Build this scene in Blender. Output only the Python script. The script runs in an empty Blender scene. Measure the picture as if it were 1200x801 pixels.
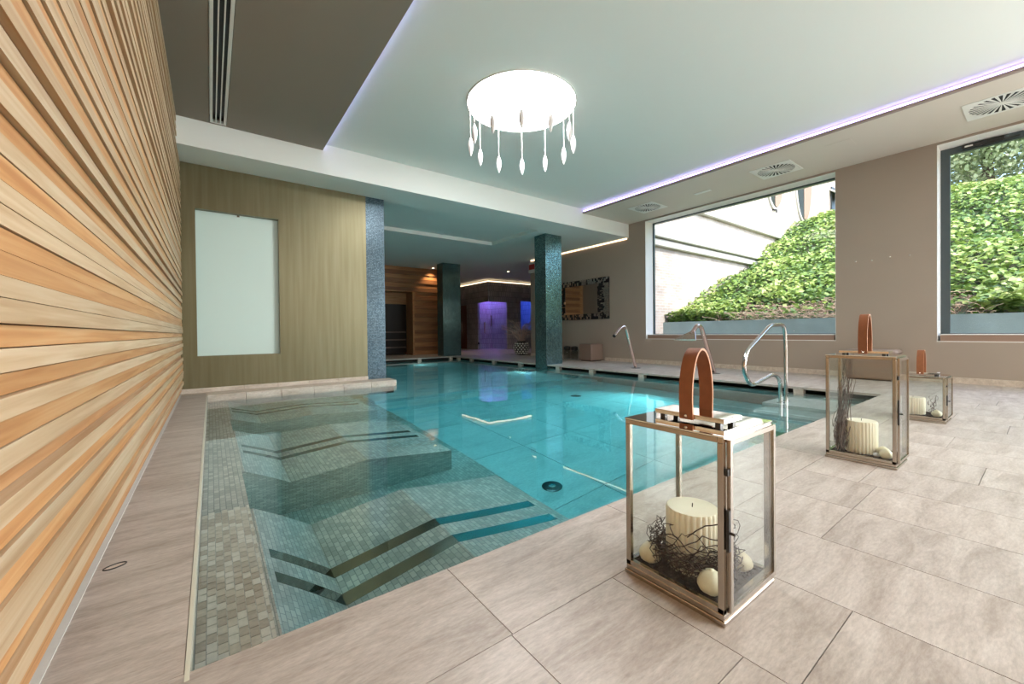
import bpy, bmesh, math, random
import numpy as np
from mathutils import Vector, Matrix

random.seed(7)
rng = np.random.default_rng(7)
PI = math.pi
S = bpy.context.scene
COL = S.collection

# ------------------------------------------------------------------ camera
yaw, pitch, roll, fpx, sy = .641485565, -.009313102, -.0100524771, 472.236, -7.38072
_f = Vector((math.sin(yaw) * math.cos(pitch), math.cos(yaw) * math.cos(pitch), math.sin(pitch)))
_r = Vector((math.cos(yaw), -math.sin(yaw), 0))
_u = _r.cross(_f)
_r2 = _r * math.cos(roll) + _u * math.sin(roll)
_u2 = _u * math.cos(roll) - _r * math.sin(roll)
cam = bpy.data.cameras.new('camera')
cam.sensor_fit = 'HORIZONTAL'
cam.sensor_width = 36
cam.lens = fpx * 36 / 1200
cam.shift_y = sy / 1200
cam.clip_start = .02
cam.clip_end = 500
camo = bpy.data.objects.new('camera', cam)
COL.objects.link(camo)
M4 = Matrix((_r2, _u2, -_f)).transposed().to_4x4()
M4.translation = Vector((0, 0, .8))
camo.matrix_world = M4
S.camera = camo

# ------------------------------------------------------------------ world, sun, large lights, exposure
S.view_settings.view_transform = 'Standard'
S.view_settings.look = 'None'
S.view_settings.gamma = 1
S.view_settings.use_curve_mapping = False
S.view_settings.exposure = 0.0
S.cycles.sample_clamp_indirect = 0
EXPO = dict(sky=1.0, sun=4.4, rear=110, side=800, lamp=31.0)
w = bpy.data.worlds.new('sky')
S.world = w
w.use_nodes = True
nt = w.node_tree
bg = nt.nodes['Background']
sky = nt.nodes.new('ShaderNodeTexSky')
sky.sky_type = 'NISHITA'
sky.sun_disc = False
sky.sun_elevation = math.radians(50)
sky.sun_rotation = math.radians(200)
sky.dust_density = 2
nt.links.new(sky.outputs[0], bg.inputs[0])
bg.inputs[1].default_value = EXPO['sky']


def light(name, kind, loc, energy, color=(1, 1, 1), size=None, size_y=None, direction=None, **kw):
    l = bpy.data.lights.new(name, kind)
    l.energy = energy
    l.color = color
    if kind == 'AREA':
        l.shape = 'RECTANGLE'
        l.size = size
        l.size_y = size_y or size
    elif size is not None and kind in ('POINT', 'SPOT'):
        l.shadow_soft_size = size
    for k, v in kw.items():
        setattr(l, k, v)
    o = bpy.data.objects.new(name, l)
    o.location = loc
    if direction is not None:
        o.rotation_euler = Vector(direction).to_track_quat('-Z', 'Y').to_euler()
    COL.objects.link(o)
    return o


light('sun', 'SUN', (0, 0, 30), EXPO['sun'], (1, .95, .86), direction=(.04, .70, -.80), angle=math.radians(.6))
# added overhead fill light behind the camera, no lamp is built there
light('overhead_fill', 'AREA', (3.1, -2.4, 3.58), 190, (1, .97, .95), 1.33, None, (0, 0, -1)).data.shape = 'DISK'
# added fill from the closed rear end and unseen side behind the camera
light('rear_fill', 'AREA', (4.2, -7.6, 1.9), EXPO['rear'], (1, .97, .93), 8, 3.0, (0, 1, 0))
light('side_fill', 'AREA', (8.50, -4.6, 2.0), EXPO['side'], (.97, .98, 1), 4.0, 2.7, (-1, .12, -.1))

# ------------------------------------------------------------------ material helpers


def new_mat(name):
    m = bpy.data.materials.new(name)
    m.use_nodes = True
    n = m.node_tree.nodes
    return m, n, m.node_tree.links, n['Principled BSDF']


def simple(name, col, rough=.5, metal=0, spec=.5, emit=None, estr=0, noise=0, nscale=8, bump=0, bscale=60, coat=0):
    m, n, l, b = new_mat(name)
    b.inputs['Base Color'].default_value = (*col, 1)
    b.inputs['Roughness'].default_value = rough
    b.inputs['Metallic'].default_value = metal
    b.inputs['Specular IOR Level'].default_value = spec
    b.inputs['Coat Weight'].default_value = coat
    if emit:
        b.inputs['Emission Color'].default_value = (*emit, 1)
        b.inputs['Emission Strength'].default_value = estr
    if noise or bump:
        geo = n.new('ShaderNodeNewGeometry')
        t = n.new('ShaderNodeTexNoise')
        t.inputs['Scale'].default_value = nscale
        t.inputs['Detail'].default_value = 5
        l.new(geo.outputs['Position'], t.inputs['Vector'])
        if noise:
            mx = n.new('ShaderNodeMix')
            mx.data_type = 'RGBA'
            mx.inputs[6].default_value = (*[c * (1 - noise) for c in col], 1)
            mx.inputs[7].default_value = (*[min(1, c * (1 + noise)) for c in col], 1)
            l.new(t.outputs['Fac'], mx.inputs[0])
            l.new(mx.outputs[2], b.inputs['Base Color'])
        if bump:
            t2 = n.new('ShaderNodeTexNoise')
            t2.inputs['Scale'].default_value = bscale
            t2.inputs['Detail'].default_value = 4
            l.new(geo.outputs['Position'], t2.inputs['Vector'])
            bp = n.new('ShaderNodeBump')
            bp.inputs['Strength'].default_value = bump
            bp.inputs['Distance'].default_value = .01
            l.new(t2.outputs['Fac'], bp.inputs['Height'])
            l.new(bp.outputs[0], b.inputs['Normal'])
    return m


def ramp(n, stops):
    r = n.new('ShaderNodeValToRGB')
    e = r.color_ramp.elements
    e[0].position, e[0].color = stops[0][0], (*stops[0][1], 1)
    e[1].position, e[1].color = stops[-1][0], (*stops[-1][1], 1)
    for p, c in stops[1:-1]:
        x = e.new(p)
        x.color = (*c, 1)
    return r


def wood(name, c1, c2, c3, axis='Y'):
    """grain stretched along one world axis, tone varied from board to board"""
    m, n, l, b = new_mat(name)
    geo = n.new('ShaderNodeNewGeometry')
    mp = n.new('ShaderNodeMapping')
    mp.inputs['Scale'].default_value = (40, 1.2, 40) if axis == 'Y' else (1.2, 40, 40)
    info = n.new('ShaderNodeObjectInfo')
    add = n.new('ShaderNodeVectorMath')
    add.operation = 'ADD'
    mul = n.new('ShaderNodeMath')
    mul.operation = 'MULTIPLY'
    mul.inputs[1].default_value = 37
    l.new(info.outputs['Random'], mul.inputs[0])
    l.new(geo.outputs['Position'], mp.inputs['Vector'])
    l.new(mp.outputs[0], add.inputs[0])
    l.new(mul.outputs[0], add.inputs[1])
    t = n.new('ShaderNodeTexNoise')
    t.inputs['Scale'].default_value = 1
    t.inputs['Detail'].default_value = 6
    t.inputs['Distortion'].default_value = .6
    l.new(add.outputs[0], t.inputs['Vector'])
    r = ramp(n, [(.3, c1), (.5, c2), (.72, c3)])
    l.new(t.outputs['Fac'], r.inputs[0])
    hs = n.new('ShaderNodeHueSaturation')
    mr = n.new('ShaderNodeMapRange')
    mr.inputs['To Min'].default_value = .86
    mr.inputs['To Max'].default_value = 1.1
    l.new(info.outputs['Random'], mr.inputs[0])
    l.new(mr.outputs[0], hs.inputs['Value'])
    l.new(r.outputs[0], hs.inputs['Color'])
    l.new(hs.outputs[0], b.inputs['Base Color'])
    b.inputs['Roughness'].default_value = .5
    b.inputs['Specular IOR Level'].default_value = .3
    return m


def stone(name, c1, c2, c3, rough=.42, var=.06, streak=(3, 14, 14)):
    m, n, l, b = new_mat(name)
    geo = n.new('ShaderNodeNewGeometry')
    info = n.new('ShaderNodeObjectInfo')
    off = n.new('ShaderNodeMath')
    off.operation = 'MULTIPLY'
    off.inputs[1].default_value = 91
    l.new(info.outputs['Random'], off.inputs[0])
    mp = n.new('ShaderNodeMapping')
    mp.inputs['Scale'].default_value = streak
    l.new(geo.outputs['Position'], mp.inputs['Vector'])
    add = n.new('ShaderNodeVectorMath')
    l.new(mp.outputs[0], add.inputs[0])
    l.new(off.outputs[0], add.inputs[1])
    t = n.new('ShaderNodeTexNoise')
    t.inputs['Scale'].default_value = 1.0
    t.inputs['Detail'].default_value = 9
    t.inputs['Roughness'].default_value = .68
    t.inputs['Distortion'].default_value = .5
    l.new(add.outputs[0], t.inputs['Vector'])
    r = ramp(n, [(.28, c1), (.5, c2), (.75, c3)])
    l.new(t.outputs['Fac'], r.inputs[0])
    fine = n.new('ShaderNodeTexNoise')
    fine.inputs['Scale'].default_value = 1
    fine.inputs['Detail'].default_value = 8
    fine.inputs['Roughness'].default_value = .7
    mpf = n.new('ShaderNodeMapping')
    mpf.inputs['Scale'].default_value = (32, 120, 120)
    mpf.inputs['Rotation'].default_value = (0, 0, .35)
    l.new(geo.outputs['Position'], mpf.inputs['Vector'])
    l.new(mpf.outputs[0], fine.inputs['Vector'])
    mr2 = n.new('ShaderNodeMapRange')
    mr2.inputs['From Min'].default_value = .3
    mr2.inputs['From Max'].default_value = .7
    mr2.inputs['To Min'].default_value = .78
    mr2.inputs['To Max'].default_value = 1.15
    l.new(fine.outputs['Fac'], mr2.inputs[0])
    mr = n.new('ShaderNodeMapRange')
    mr.inputs['To Min'].default_value = 1 - var
    mr.inputs['To Max'].default_value = 1 + var
    l.new(info.outputs['Random'], mr.inputs[0])
    mm = n.new('ShaderNodeMath')
    mm.operation = 'MULTIPLY'
    l.new(mr.outputs[0], mm.inputs[0])
    l.new(mr2.outputs[0], mm.inputs[1])
    hs = n.new('ShaderNodeHueSaturation')
    l.new(r.outputs[0], hs.inputs['Color'])
    l.new(mm.outputs[0], hs.inputs['Value'])
    l.new(hs.outputs[0], b.inputs['Base Color'])
    b.inputs['Roughness'].default_value = rough
    bp = n.new('ShaderNodeBump')
    bp.inputs['Strength'].default_value = .25
    bp.inputs['Distance'].default_value = .004
    l.new(t.outputs['Fac'], bp.inputs['Height'])
    l.new(bp.outputs[0], b.inputs['Normal'])
    return m


def mosaic(name, c1, c2, mortar, sx, sz, rough=.3, metal=0, mort=.08, plane='XZ', bump=.5, spec=.5):
    """small tiles too fine to build one by one; plane names the two world axes that run along the tiles"""
    m, n, l, b = new_mat(name)
    geo = n.new('ShaderNodeNewGeometry')
    sep = n.new('ShaderNodeSeparateXYZ')
    l.new(geo.outputs['Position'], sep.inputs[0])
    cmb = n.new('ShaderNodeCombineXYZ')
    if plane == 'ALL':          # walls facing either way: run along x + y
        ad = n.new('ShaderNodeMath')
        l.new(sep.outputs[0], ad.inputs[0])
        l.new(sep.outputs[1], ad.inputs[1])
        l.new(ad.outputs[0], cmb.inputs[0])
        l.new(sep.outputs[2], cmb.inputs[1])
    elif plane == 'AUTO':       # the two axes that lie in the face
        nsep = n.new('ShaderNodeSeparateXYZ')
        l.new(geo.outputs['True Normal'], nsep.inputs[0])

        def over(sock):
            ab = n.new('ShaderNodeMath')
            ab.operation = 'ABSOLUTE'
            l.new(sock, ab.inputs[0])
            gt = n.new('ShaderNodeMath')
            gt.operation = 'GREATER_THAN'
            gt.inputs[1].default_value = .6
            l.new(ab.outputs[0], gt.inputs[0])
            return gt.outputs[0]

        def pick(fac, a_, b_):
            mx_ = n.new('ShaderNodeMix')
            l.new(fac, mx_.inputs[0])
            l.new(a_, mx_.inputs[2])
            l.new(b_, mx_.inputs[3])
            return mx_.outputs[0]
        fz, fy_ = over(nsep.outputs[2]), over(nsep.outputs[1])
        l.new(pick(fy_, sep.outputs[1], sep.outputs[0]), cmb.inputs[0])
        flat_v = sep.outputs[0]
        l.new(pick(fz, sep.outputs[2], flat_v), cmb.inputs[1])
    else:
        l.new(sep.outputs['XYZ'.index(plane[0])], cmb.inputs[0])
        l.new(sep.outputs['XYZ'.index(plane[1])], cmb.inputs[1])
    br = n.new('ShaderNodeTexBrick')
    br.inputs['Scale'].default_value = 1
    br.inputs['Brick Width'].default_value = sx
    br.inputs['Row Height'].default_value = sz
    br.inputs['Mortar Size'].default_value = mort * min(sx, sz)
    br.inputs['Mortar Smooth'].default_value = .2
    br.inputs['Color1'].default_value = (*c1, 1)
    br.inputs['Color2'].default_value = (*c2, 1)
    br.inputs['Mortar'].default_value = (*mortar, 1)
    l.new(cmb.outputs[0], br.inputs['Vector'])
    t = n.new('ShaderNodeTexNoise')
    t.inputs['Scale'].default_value = 2.2
    t.inputs['Detail'].default_value = 6
    l.new(geo.outputs['Position'], t.inputs['Vector'])
    mr = n.new('ShaderNodeMapRange')
    mr.inputs['From Min'].default_value = .3
    mr.inputs['From Max'].default_value = .7
    mr.inputs['To Min'].default_value = .8
    mr.inputs['To Max'].default_value = 1.15
    l.new(t.outputs['Fac'], mr.inputs[0])
    hs = n.new('ShaderNodeHueSaturation')
    l.new(br.outputs['Color'], hs.inputs['Color'])
    l.new(mr.outputs[0], hs.inputs['Value'])
    l.new(hs.outputs[0], b.inputs['Base Color'])
    b.inputs['Roughness'].default_value = rough
    b.inputs['Metallic'].default_value = metal
    b.inputs['Specular IOR Level'].default_value = spec
    bp = n.new('ShaderNodeBump')
    bp.inputs['Strength'].default_value = bump
    bp.inputs['Distance'].default_value = .003
    inv = n.new('ShaderNodeMath')
    inv.operation = 'SUBTRACT'
    inv.inputs[0].default_value = 1
    l.new(br.outputs['Fac'], inv.inputs[1])
    bw = n.new('ShaderNodeRGBToBW')
    l.new(br.outputs['Color'], bw.inputs[0])
    ad2 = n.new('ShaderNodeMath')
    l.new(inv.outputs[0], ad2.inputs[0])
    l.new(bw.outputs[0], ad2.inputs[1])
    l.new(ad2.outputs[0], bp.inputs['Height'])
    l.new(bp.outputs[0], b.inputs['Normal'])
    return m


def pane_glass(name, tint=(.97, .99, .98), ior=1.45, gain=1.0):
    """thin clear glass: see through it, with the reflection that glass has"""
    m, n, l, b = new_mat(name)
    n.remove(b)
    out = n['Material Output']
    tr = n.new('ShaderNodeBsdfTransparent')
    tr.inputs[0].default_value = (*tint, 1)
    gl = n.new('ShaderNodeBsdfGlossy')
    gl.inputs['Roughness'].default_value = .01
    lw = n.new('ShaderNodeLayerWeight')
    lw.inputs['Blend'].default_value = .5
    pw5 = n.new('ShaderNodeMath')
    pw5.operation = 'POWER'
    pw5.inputs[1].default_value = 5
    l.new(lw.outputs['Facing'], pw5.inputs[0])
    mu = n.new('ShaderNodeMath')
    mu.operation = 'MULTIPLY_ADD'
    f0 = ((ior - 1) / (ior + 1)) ** 2 * gain
    mu.inputs[1].default_value = 1 - f0
    mu.inputs[2].default_value = f0
    l.new(pw5.outputs[0], mu.inputs[0])
    mx = n.new('ShaderNodeMixShader')
    l.new(mu.outputs[0], mx.inputs[0])
    l.new(tr.outputs[0], mx.inputs[1])
    l.new(gl.outputs[0], mx.inputs[2])
    l.new(mx.outputs[0], out.inputs['Surface'])
    return m


MAT = {}
MAT['pale_wood'] = wood('pale_wood', (.44, .285, .155), (.54, .385, .235), (.62, .485, .33))
MAT['tan_wood'] = wood('tan_wood', (.43, .195, .07), (.54, .28, .115), (.61, .37, .18))
MAT['brown_wood'] = wood('brown_wood', (.38, .18, .07), (.48, .25, .11), (.56, .33, .16))
MAT['sauna_wood'] = wood('sauna_wood', (.30, .13, .05), (.42, .21, .09), (.52, .30, .14), 'X')
MAT['sauna_dark'] = wood('sauna_dark', (.17, .075, .03), (.25, .12, .055), (.32, .17, .085), 'X')
MAT['stone'] = stone('stone', (.285, .24, .20), (.425, .38, .338), (.55, .51, .465))
MAT['ledge_stone'] = stone('ledge_stone', (.40, .33, .26), (.55, .48, .40), (.68, .62, .54))
MAT['grout'] = simple('grout', (.27, .235, .20), .8)
MAT['caulk'] = simple('caulk', (.62, .62, .58), .6, noise=.1, nscale=20)
MAT['coping_trim'] = simple('coping_trim', (.60, .60, .50), .35)
MAT['white_paint'] = simple('white_paint', (.80, .82, .78), .7)
MAT['ceiling_paint'] = simple('ceiling_paint', (.78, .82, .78), .75)
MAT['brown_soffit'] = simple('brown_soffit', (.27, .232, .19), .7)
MAT['cream_soffit'] = simple('cream_soffit', (.66, .60, .52), .7)
MAT['taupe_wall'] = simple('taupe_wall', (.36, .305, .25), .7, noise=.03, nscale=3)
MAT['lip'] = simple('lip', (.32, .25, .22), .6)
MAT['frame_dark'] = simple('frame_dark', (.06, .085, .095), .35)
MAT['sill_brown'] = simple('sill_brown', (.30, .205, .155), .5)
MAT['reveal_white'] = simple('reveal_white', (.82, .82, .79), .6)
MAT['chrome'] = simple('chrome', (.78, .76, .73), .12, 1)
MAT['nickel'] = simple('nickel', (.47, .42, .36), .2, 1)
MAT['mirror_metal'] = simple('mirror_metal', (.80, .78, .74), .04, 1)
MAT['rail_steel'] = simple('rail_steel', (.62, .60, .57), .18, 1)
MAT['copper_steel'] = simple('copper_steel', (.72, .56, .50), .2, 1)
MAT['dark_metal'] = simple('dark_metal', (.05, .05, .05), .4, .6)
MAT['leather'] = simple('leather', (.24, .085, .033), .42, noise=.25, nscale=30, bump=.15, bscale=300)
MAT['leather_edge'] = simple('leather_edge', (.50, .24, .11), .5)
MAT['candle'] = simple('candle', (.84, .79, .64), .5)
MAT['candle'].node_tree.nodes['Principled BSDF'].inputs['Subsurface Weight'].default_value = .04
MAT['candle'].node_tree.nodes['Principled BSDF'].inputs['Subsurface Radius'].default_value = (.02, .012, .006)
MAT['twig'] = simple('twig', (.034, .020, .016), .8, spec=.15)
MAT['bark_twig'] = simple('bark_twig', (.15, .115, .105), .7, noise=.9, nscale=90)
MAT['gravel'] = simple('gravel', (.026, .017, .014), .8, spec=.12, noise=.9, nscale=160, bump=.8, bscale=150)
MAT['shell'] = simple('shell', (.70, .65, .48), .5, noise=.2, nscale=40)
MAT['pebble'] = simple('pebble', (.5, .52, .52), .3)
MAT['pouf'] = simple('pouf', (.215, .15, .115), .5, bump=.1, bscale=400)
MAT['pouf_light'] = simple('pouf_light', (.32, .26, .225), .5)
MAT['vent_white'] = simple('vent_white', (.80, .80, .76), .5)
MAT['vent_dark'] = simple('vent_dark', (.02, .02, .022), .8)
MAT['black'] = simple('black', (.012, .012, .014), .4)
MAT['dark_void'] = simple('dark_void', (.035, .030, .024), .8)
MAT['frosted'] = simple('frosted', (.50, .62, .57), .35, emit=(.62, .80, .74), estr=.10)  # faint glow put into the glass
MAT['pool_wall'] = mosaic('pool_wall', (.36, .36, .32), (.26, .27, .24), (.22, .23, .21), .045, .0265, plane='ALL')
MAT['pool_tile'] = mosaic('pool_tile', (.64, .60, .53), (.40, .375, .33), (.28, .28, .25), .045, .0262, plane='AUTO', rough=.45)
MAT['pool_floor'] = stone('pool_floor', (.52, .57, .54), (.66, .71, .67), (.76, .80, .76), .5, .04, (2, 5, 5))
MAT['tile_a'] = simple('tile_a', (.60, .52, .42), .45, noise=.25, nscale=60)
MAT['tile_b'] = simple('tile_b', (.47, .385, .30), .45, noise=.3, nscale=70)
MAT['tile_c'] = simple('tile_c', (.70, .64, .55), .45, noise=.2, nscale=50)
MAT['strip'] = simple('strip', (.30, .30, .28), .08, 1)
MAT['steel_dark'] = simple('steel_dark', (.10, .11, .11), .3, .8)
MAT['pillar_mosaic'] = mosaic('pillar_mosaic', (.30, .48, .48), (.08, .18, .19), (.02, .035, .035), .021, .021, rough=.22, metal=.75, plane='ALL', mort=.12, bump=.8)
MAT['blue_mosaic'] = mosaic('blue_mosaic', (.13, .20, .245), (.045, .09, .12), (.02, .03, .035), .021, .021, rough=.28, metal=.5, plane='ALL', mort=.12, bump=.8)
MAT['grey_mosaic'] = mosaic('grey_mosaic', (.50, .475, .46), (.38, .365, .355), (.24, .23, .22), .12, .24, rough=.45, plane='ALL')
MAT['brick'] = mosaic('brick', (.47, .395, .35), (.39, .315, .275), (.45, .42, .395), .25, .075, rough=.8, plane='XZ', bump=.3, mort=.14)
MAT['cornice'] = simple('cornice', (.50, .47, .42), .7)
MAT['concrete'] = simple('concrete', (.33, .43, .45), .8, noise=.3, nscale=2.5, bump=.3, bscale=30)
MAT['soil'] = simple('soil', (.07, .075, .035), .9, noise=.4, nscale=4)
MAT['pave'] = simple('pave', (.42, .45, .45), .8, noise=.2, nscale=3)
MAT['bark'] = simple('bark', (.12, .09, .07), .85)
MAT['dry'] = simple('dry', (.40, .29, .22), .8, noise=.35, nscale=12)
MAT['glass'] = pane_glass('glass')
MAT['window_glass'] = pane_glass('window_glass', (.97, .99, .99), 1.45, .12)
MAT['dark_glass'] = simple('dark_glass', (.018, .013, .010), .25, spec=.15)
MAT['bench_wood'] = simple('bench_wood', (.075, .045, .028), .5)
MAT['red_door'] = simple('red_door', (.16, .035, .012), .3)
MAT['led_violet'] = simple('led_violet', (.8, .8, .9), .5, emit=(.50, .42, 1.0), estr=4.0)
MAT['led_warm'] = simple('led_warm', (.9, .8, .7), .5, emit=(1.0, .74, .48), estr=2.6)
MAT['lamp_disc'] = simple('lamp_disc', (.9, .9, .9), .5, emit=(1.0, .97, .97), estr=EXPO['lamp'])
MAT['bulb'] = simple('bulb', (.9, .8, .7), .5, emit=(1.0, .72, .42), estr=14)
MAT['drop_glass'] = simple('drop_glass', (.74, .75, .75), .3, spec=.5)
MAT['red_sign'] = simple('red_sign', (.45, .03, .03), .5)
MAT['silver_tile'] = simple('silver_tile', (.70, .70, .66), .15, .9)
MAT['vase'] = simple('vase', (.40, .38, .34), .2, .8)
MAT['stud'] = simple('stud', (.75, .73, .68), .35, .4)
MAT['vase_dark'] = simple('vase_dark', (.05, .045, .04), .4)
MAT['dry_grass'] = simple('dry_grass', (.50, .38, .32), .8)
MAT['bottle'] = pane_glass('bottle', (.80, .82, .82), 1.5)

# green gold satin wall: vertical brushing
m, n, l, b = new_mat('gold_green')
geo = n.new('ShaderNodeNewGeometry')
mp = n.new('ShaderNodeMapping')
mp.inputs['Scale'].default_value = (9, 1, .35)
l.new(geo.outputs['Position'], mp.inputs[0])
t = n.new('ShaderNodeTexNoise')
t.inputs['Scale'].default_value = 2.5
t.inputs['Detail'].default_value = 7
l.new(mp.outputs[0], t.inputs['Vector'])
r = ramp(n, [(.3, (.150, .135, .070)), (.55, (.175, .158, .088)), (.8, (.205, .185, .110))])
l.new(t.outputs['Fac'], r.inputs[0])
l.new(r.outputs[0], b.inputs['Base Color'])
b.inputs['Metallic'].default_value = .6
b.inputs['Roughness'].default_value = .38
MAT['gold_green'] = m

# water: refracting surface over a volume that absorbs red
m, n, l, b = new_mat('water')
n.remove(b)
out = n['Material Output']
g = n.new('ShaderNodeBsdfGlass')
g.inputs['IOR'].default_value = 1.333
g.inputs['Roughness'].default_value = 0
g.inputs['Color'].default_value = (1, 1, 1, 1)
geo = n.new('ShaderNodeNewGeometry')
t = n.new('ShaderNodeTexNoise')
t.inputs['Scale'].default_value = 2.6
t.inputs['Detail'].default_value = 2
l.new(geo.outputs['Position'], t.inputs['Vector'])
bp = n.new('ShaderNodeBump')
bp.inputs['Strength'].default_value = .05
bp.inputs['Distance'].default_value = .01
l.new(t.outputs['Fac'], bp.inputs['Height'])
l.new(bp.outputs[0], g.inputs['Normal'])
l.new(g.outputs[0], out.inputs['Surface'])
va = n.new('ShaderNodeVolumeAbsorption')
va.inputs['Color'].default_value = (.0, .84, .93, 1)
va.inputs['Density'].default_value = .54
l.new(va.outputs[0], out.inputs['Volume'])
MAT['water'] = m


def leafmat(name, stops, translucent=.25):
    m, n, l, b = new_mat(name)
    a = n.new('ShaderNodeAttribute')
    a.attribute_name = 'tone'
    r = ramp(n, stops)
    l.new(a.outputs['Fac'], r.inputs[0])
    l.new(r.outputs[0], b.inputs['Base Color'])
    b.inputs['Roughness'].default_value = .4
    tl = n.new('ShaderNodeBsdfTranslucent')
    l.new(r.outputs[0], tl.inputs[0])
    mx = n.new('ShaderNodeMixShader')
    mx.inputs[0].default_value = translucent
    l.new(b.outputs[0], mx.inputs[1])
    l.new(tl.outputs[0], mx.inputs[2])
    l.new(mx.outputs[0], n['Material Output'].inputs['Surface'])
    return m


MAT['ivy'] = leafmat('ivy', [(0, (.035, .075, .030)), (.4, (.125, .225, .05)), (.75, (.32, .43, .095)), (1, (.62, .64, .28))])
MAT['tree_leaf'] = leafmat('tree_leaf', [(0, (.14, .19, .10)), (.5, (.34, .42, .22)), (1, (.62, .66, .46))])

# ------------------------------------------------------------------ mesh helpers


class MB:
    def __init__(s):
        s.v, s.f = [], []

    def add(s, vs, fs):
        o = len(s.v)
        s.v += [tuple(v) for v in vs]
        s.f += [tuple(i + o for i in f) for f in fs]
        return s

    def box(s, x0, x1, y0, y1, z0, z1):
        return s.add([(x0, y0, z0), (x1, y0, z0), (x1, y1, z0), (x0, y1, z0), (x0, y0, z1), (x1, y0, z1), (x1, y1, z1), (x0, y1, z1)],
                     [(0, 3, 2, 1), (4, 5, 6, 7), (0, 1, 5, 4), (1, 2, 6, 5), (2, 3, 7, 6), (3, 0, 4, 7)])

    def prism(s, loop, vec):
        """extrude a closed planar loop of 3-D points along vec"""
        k = len(loop)
        v = Vector(vec)
        a = [Vector(p) for p in loop]
        bb = [p + v for p in a]
        nrm = sum(((a[i] - a[0]).cross(a[(i + 1) % k] - a[0]) for i in range(k)), Vector())
        fs = [tuple(range(k)), tuple(range(2 * k - 1, k - 1, -1))] + [(i, i + k, (i + 1) % k + k, (i + 1) % k) for i in range(k)]
        if nrm.dot(v) > 0:
            fs = [tuple(reversed(f)) for f in fs]
        return s.add(a + bb, fs)

    def lathe(s, prof, c=(0, 0, 0), n=24, rib=0, nrib=0):
        vs, fs = [], []
        for r, z in prof:
            for i in range(n):
                a = 2 * PI * i / n
                rr = r * (1 + (rib * (1 if (i * nrib // n * 2) % 2 == 0 else -1) if False else 0))
                if nrib:
                    rr = r * (1 + rib * math.cos(nrib * a))
                vs.append((c[0] + rr * math.cos(a), c[1] + rr * math.sin(a), c[2] + z))
        for j in range(len(prof) - 1):
            for i in range(n):
                p, q = j * n + i, j * n + (i + 1) % n
                fs.append((p, q, q + n, p + n))
        fs.append(tuple(range(n - 1, -1, -1)))
        fs.append(tuple(range((len(prof) - 1) * n, len(prof) * n)))
        return s.add(vs, fs)

    def tube(s, pts, r, n=8, flat=None, cap=True):
        pts = [Vector(p) for p in pts]
        k = len(pts)
        rs = r if isinstance(r, (list, tuple)) else [r] * k
        t0 = (pts[1] - pts[0]).normalized()
        up = Vector((0, 0, 1)) if abs(t0.z) < .9 else Vector((1, 0, 0))
        nv = t0.cross(up).normalized()
        vs, fs = [], []
        for i in range(k):
            t = (pts[min(i + 1, k - 1)] - pts[max(i - 1, 0)]).normalized()
            nv = (nv - t * nv.dot(t))
            if nv.length < 1e-6:
                nv = t.orthogonal()
            nv.normalize()
            bv = t.cross(nv)
            for j in range(n):
                a = 2 * PI * j / n
                vs.append(pts[i] + nv * (rs[i] * math.cos(a)) + bv * (rs[i] * math.sin(a)))
        for i in range(k - 1):
            for j in range(n):
                p, q = i * n + j, i * n + (j + 1) % n
                fs.append((p, q, q + n, p + n))
        if cap:
            fs.append(tuple(range(n - 1, -1, -1)))
            fs.append(tuple(range((k - 1) * n, k * n)))
        return s.add(vs, fs)

    def ball(s, c, rx, ry=None, rz=None, n=12, m=8, jit=0):
        ry = ry or rx
        rz = rz or rx
        vs = [(c[0], c[1], c[2] - rz)]
        for i in range(1, m):
            th = PI * i / m
            for j in range(n):
                a = 2 * PI * j / n
                q = 1 + random.uniform(-jit, jit)
                vs.append((c[0] + rx * q * math.sin(th) * math.cos(a), c[1] + ry * q * math.sin(th) * math.sin(a), c[2] - rz * q * math.cos(th)))
        vs.append((c[0], c[1], c[2] + rz))
        fs = []
        for j in range(n):
            fs.append((0, 1 + (j + 1) % n, 1 + j))
        for i in range(m - 2):
            for j in range(n):
                p, q = 1 + i * n + j, 1 + i * n + (j + 1) % n
                fs.append((p, q, q + n, p + n))
        L = len(vs) - 1
        for j in range(n):
            fs.append((1 + (m - 2) * n + j, 1 + (m - 2) * n + (j + 1) % n, L))
        return s.add(vs, fs)

    def mesh(s, name, mat, smooth=False, bevel=0):
        me = bpy.data.meshes.new(name)
        me.from_pydata(s.v, [], s.f)
        if mat:
            me.materials.append(MAT[mat] if isinstance(mat, str) else mat)
        if bevel:
            bm = bmesh.new()
            bm.from_mesh(me)
            bmesh.ops.bevel(bm, geom=[e for e in bm.edges if e.calc_face_angle(0) > .6], offset=bevel, segments=1, affect='EDGES', profile=.5)
            bm.to_mesh(me)
            bm.free()
        if smooth:
            me.polygons.foreach_set('use_smooth', [True] * len(me.polygons))
            if smooth != 'all':
                try:
                    me.set_sharp_from_angle(angle=math.radians(38))
                except Exception:
                    pass
        me.update()
        return me


def tag(o, label=None, cat=None, group=None, kind=None):
    for k, v in (('label', label), ('category', cat), ('group', group), ('kind', kind)):
        if v:
            o[k] = v
    return o


def obj(name, mb, mat=None, parent=None, smooth=False, bevel=0, loc=None, **kw):
    me = mb.mesh(name, mat, smooth, bevel) if isinstance(mb, MB) else mb
    o = bpy.data.objects.new(name, me)
    COL.objects.link(o)
    if parent is not None:
        o.parent = parent
    if loc is not None:
        o.location = loc
    return tag(o, **kw)


def empty(name, loc, label=None, cat=None, group=None, kind=None, rz=0):
    o = bpy.data.objects.new(name, None)
    o.location = loc
    o.rotation_euler = (0, 0, rz)
    o.empty_display_size = .1
    COL.objects.link(o)
    return tag(o, label, cat, group, kind)


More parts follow.
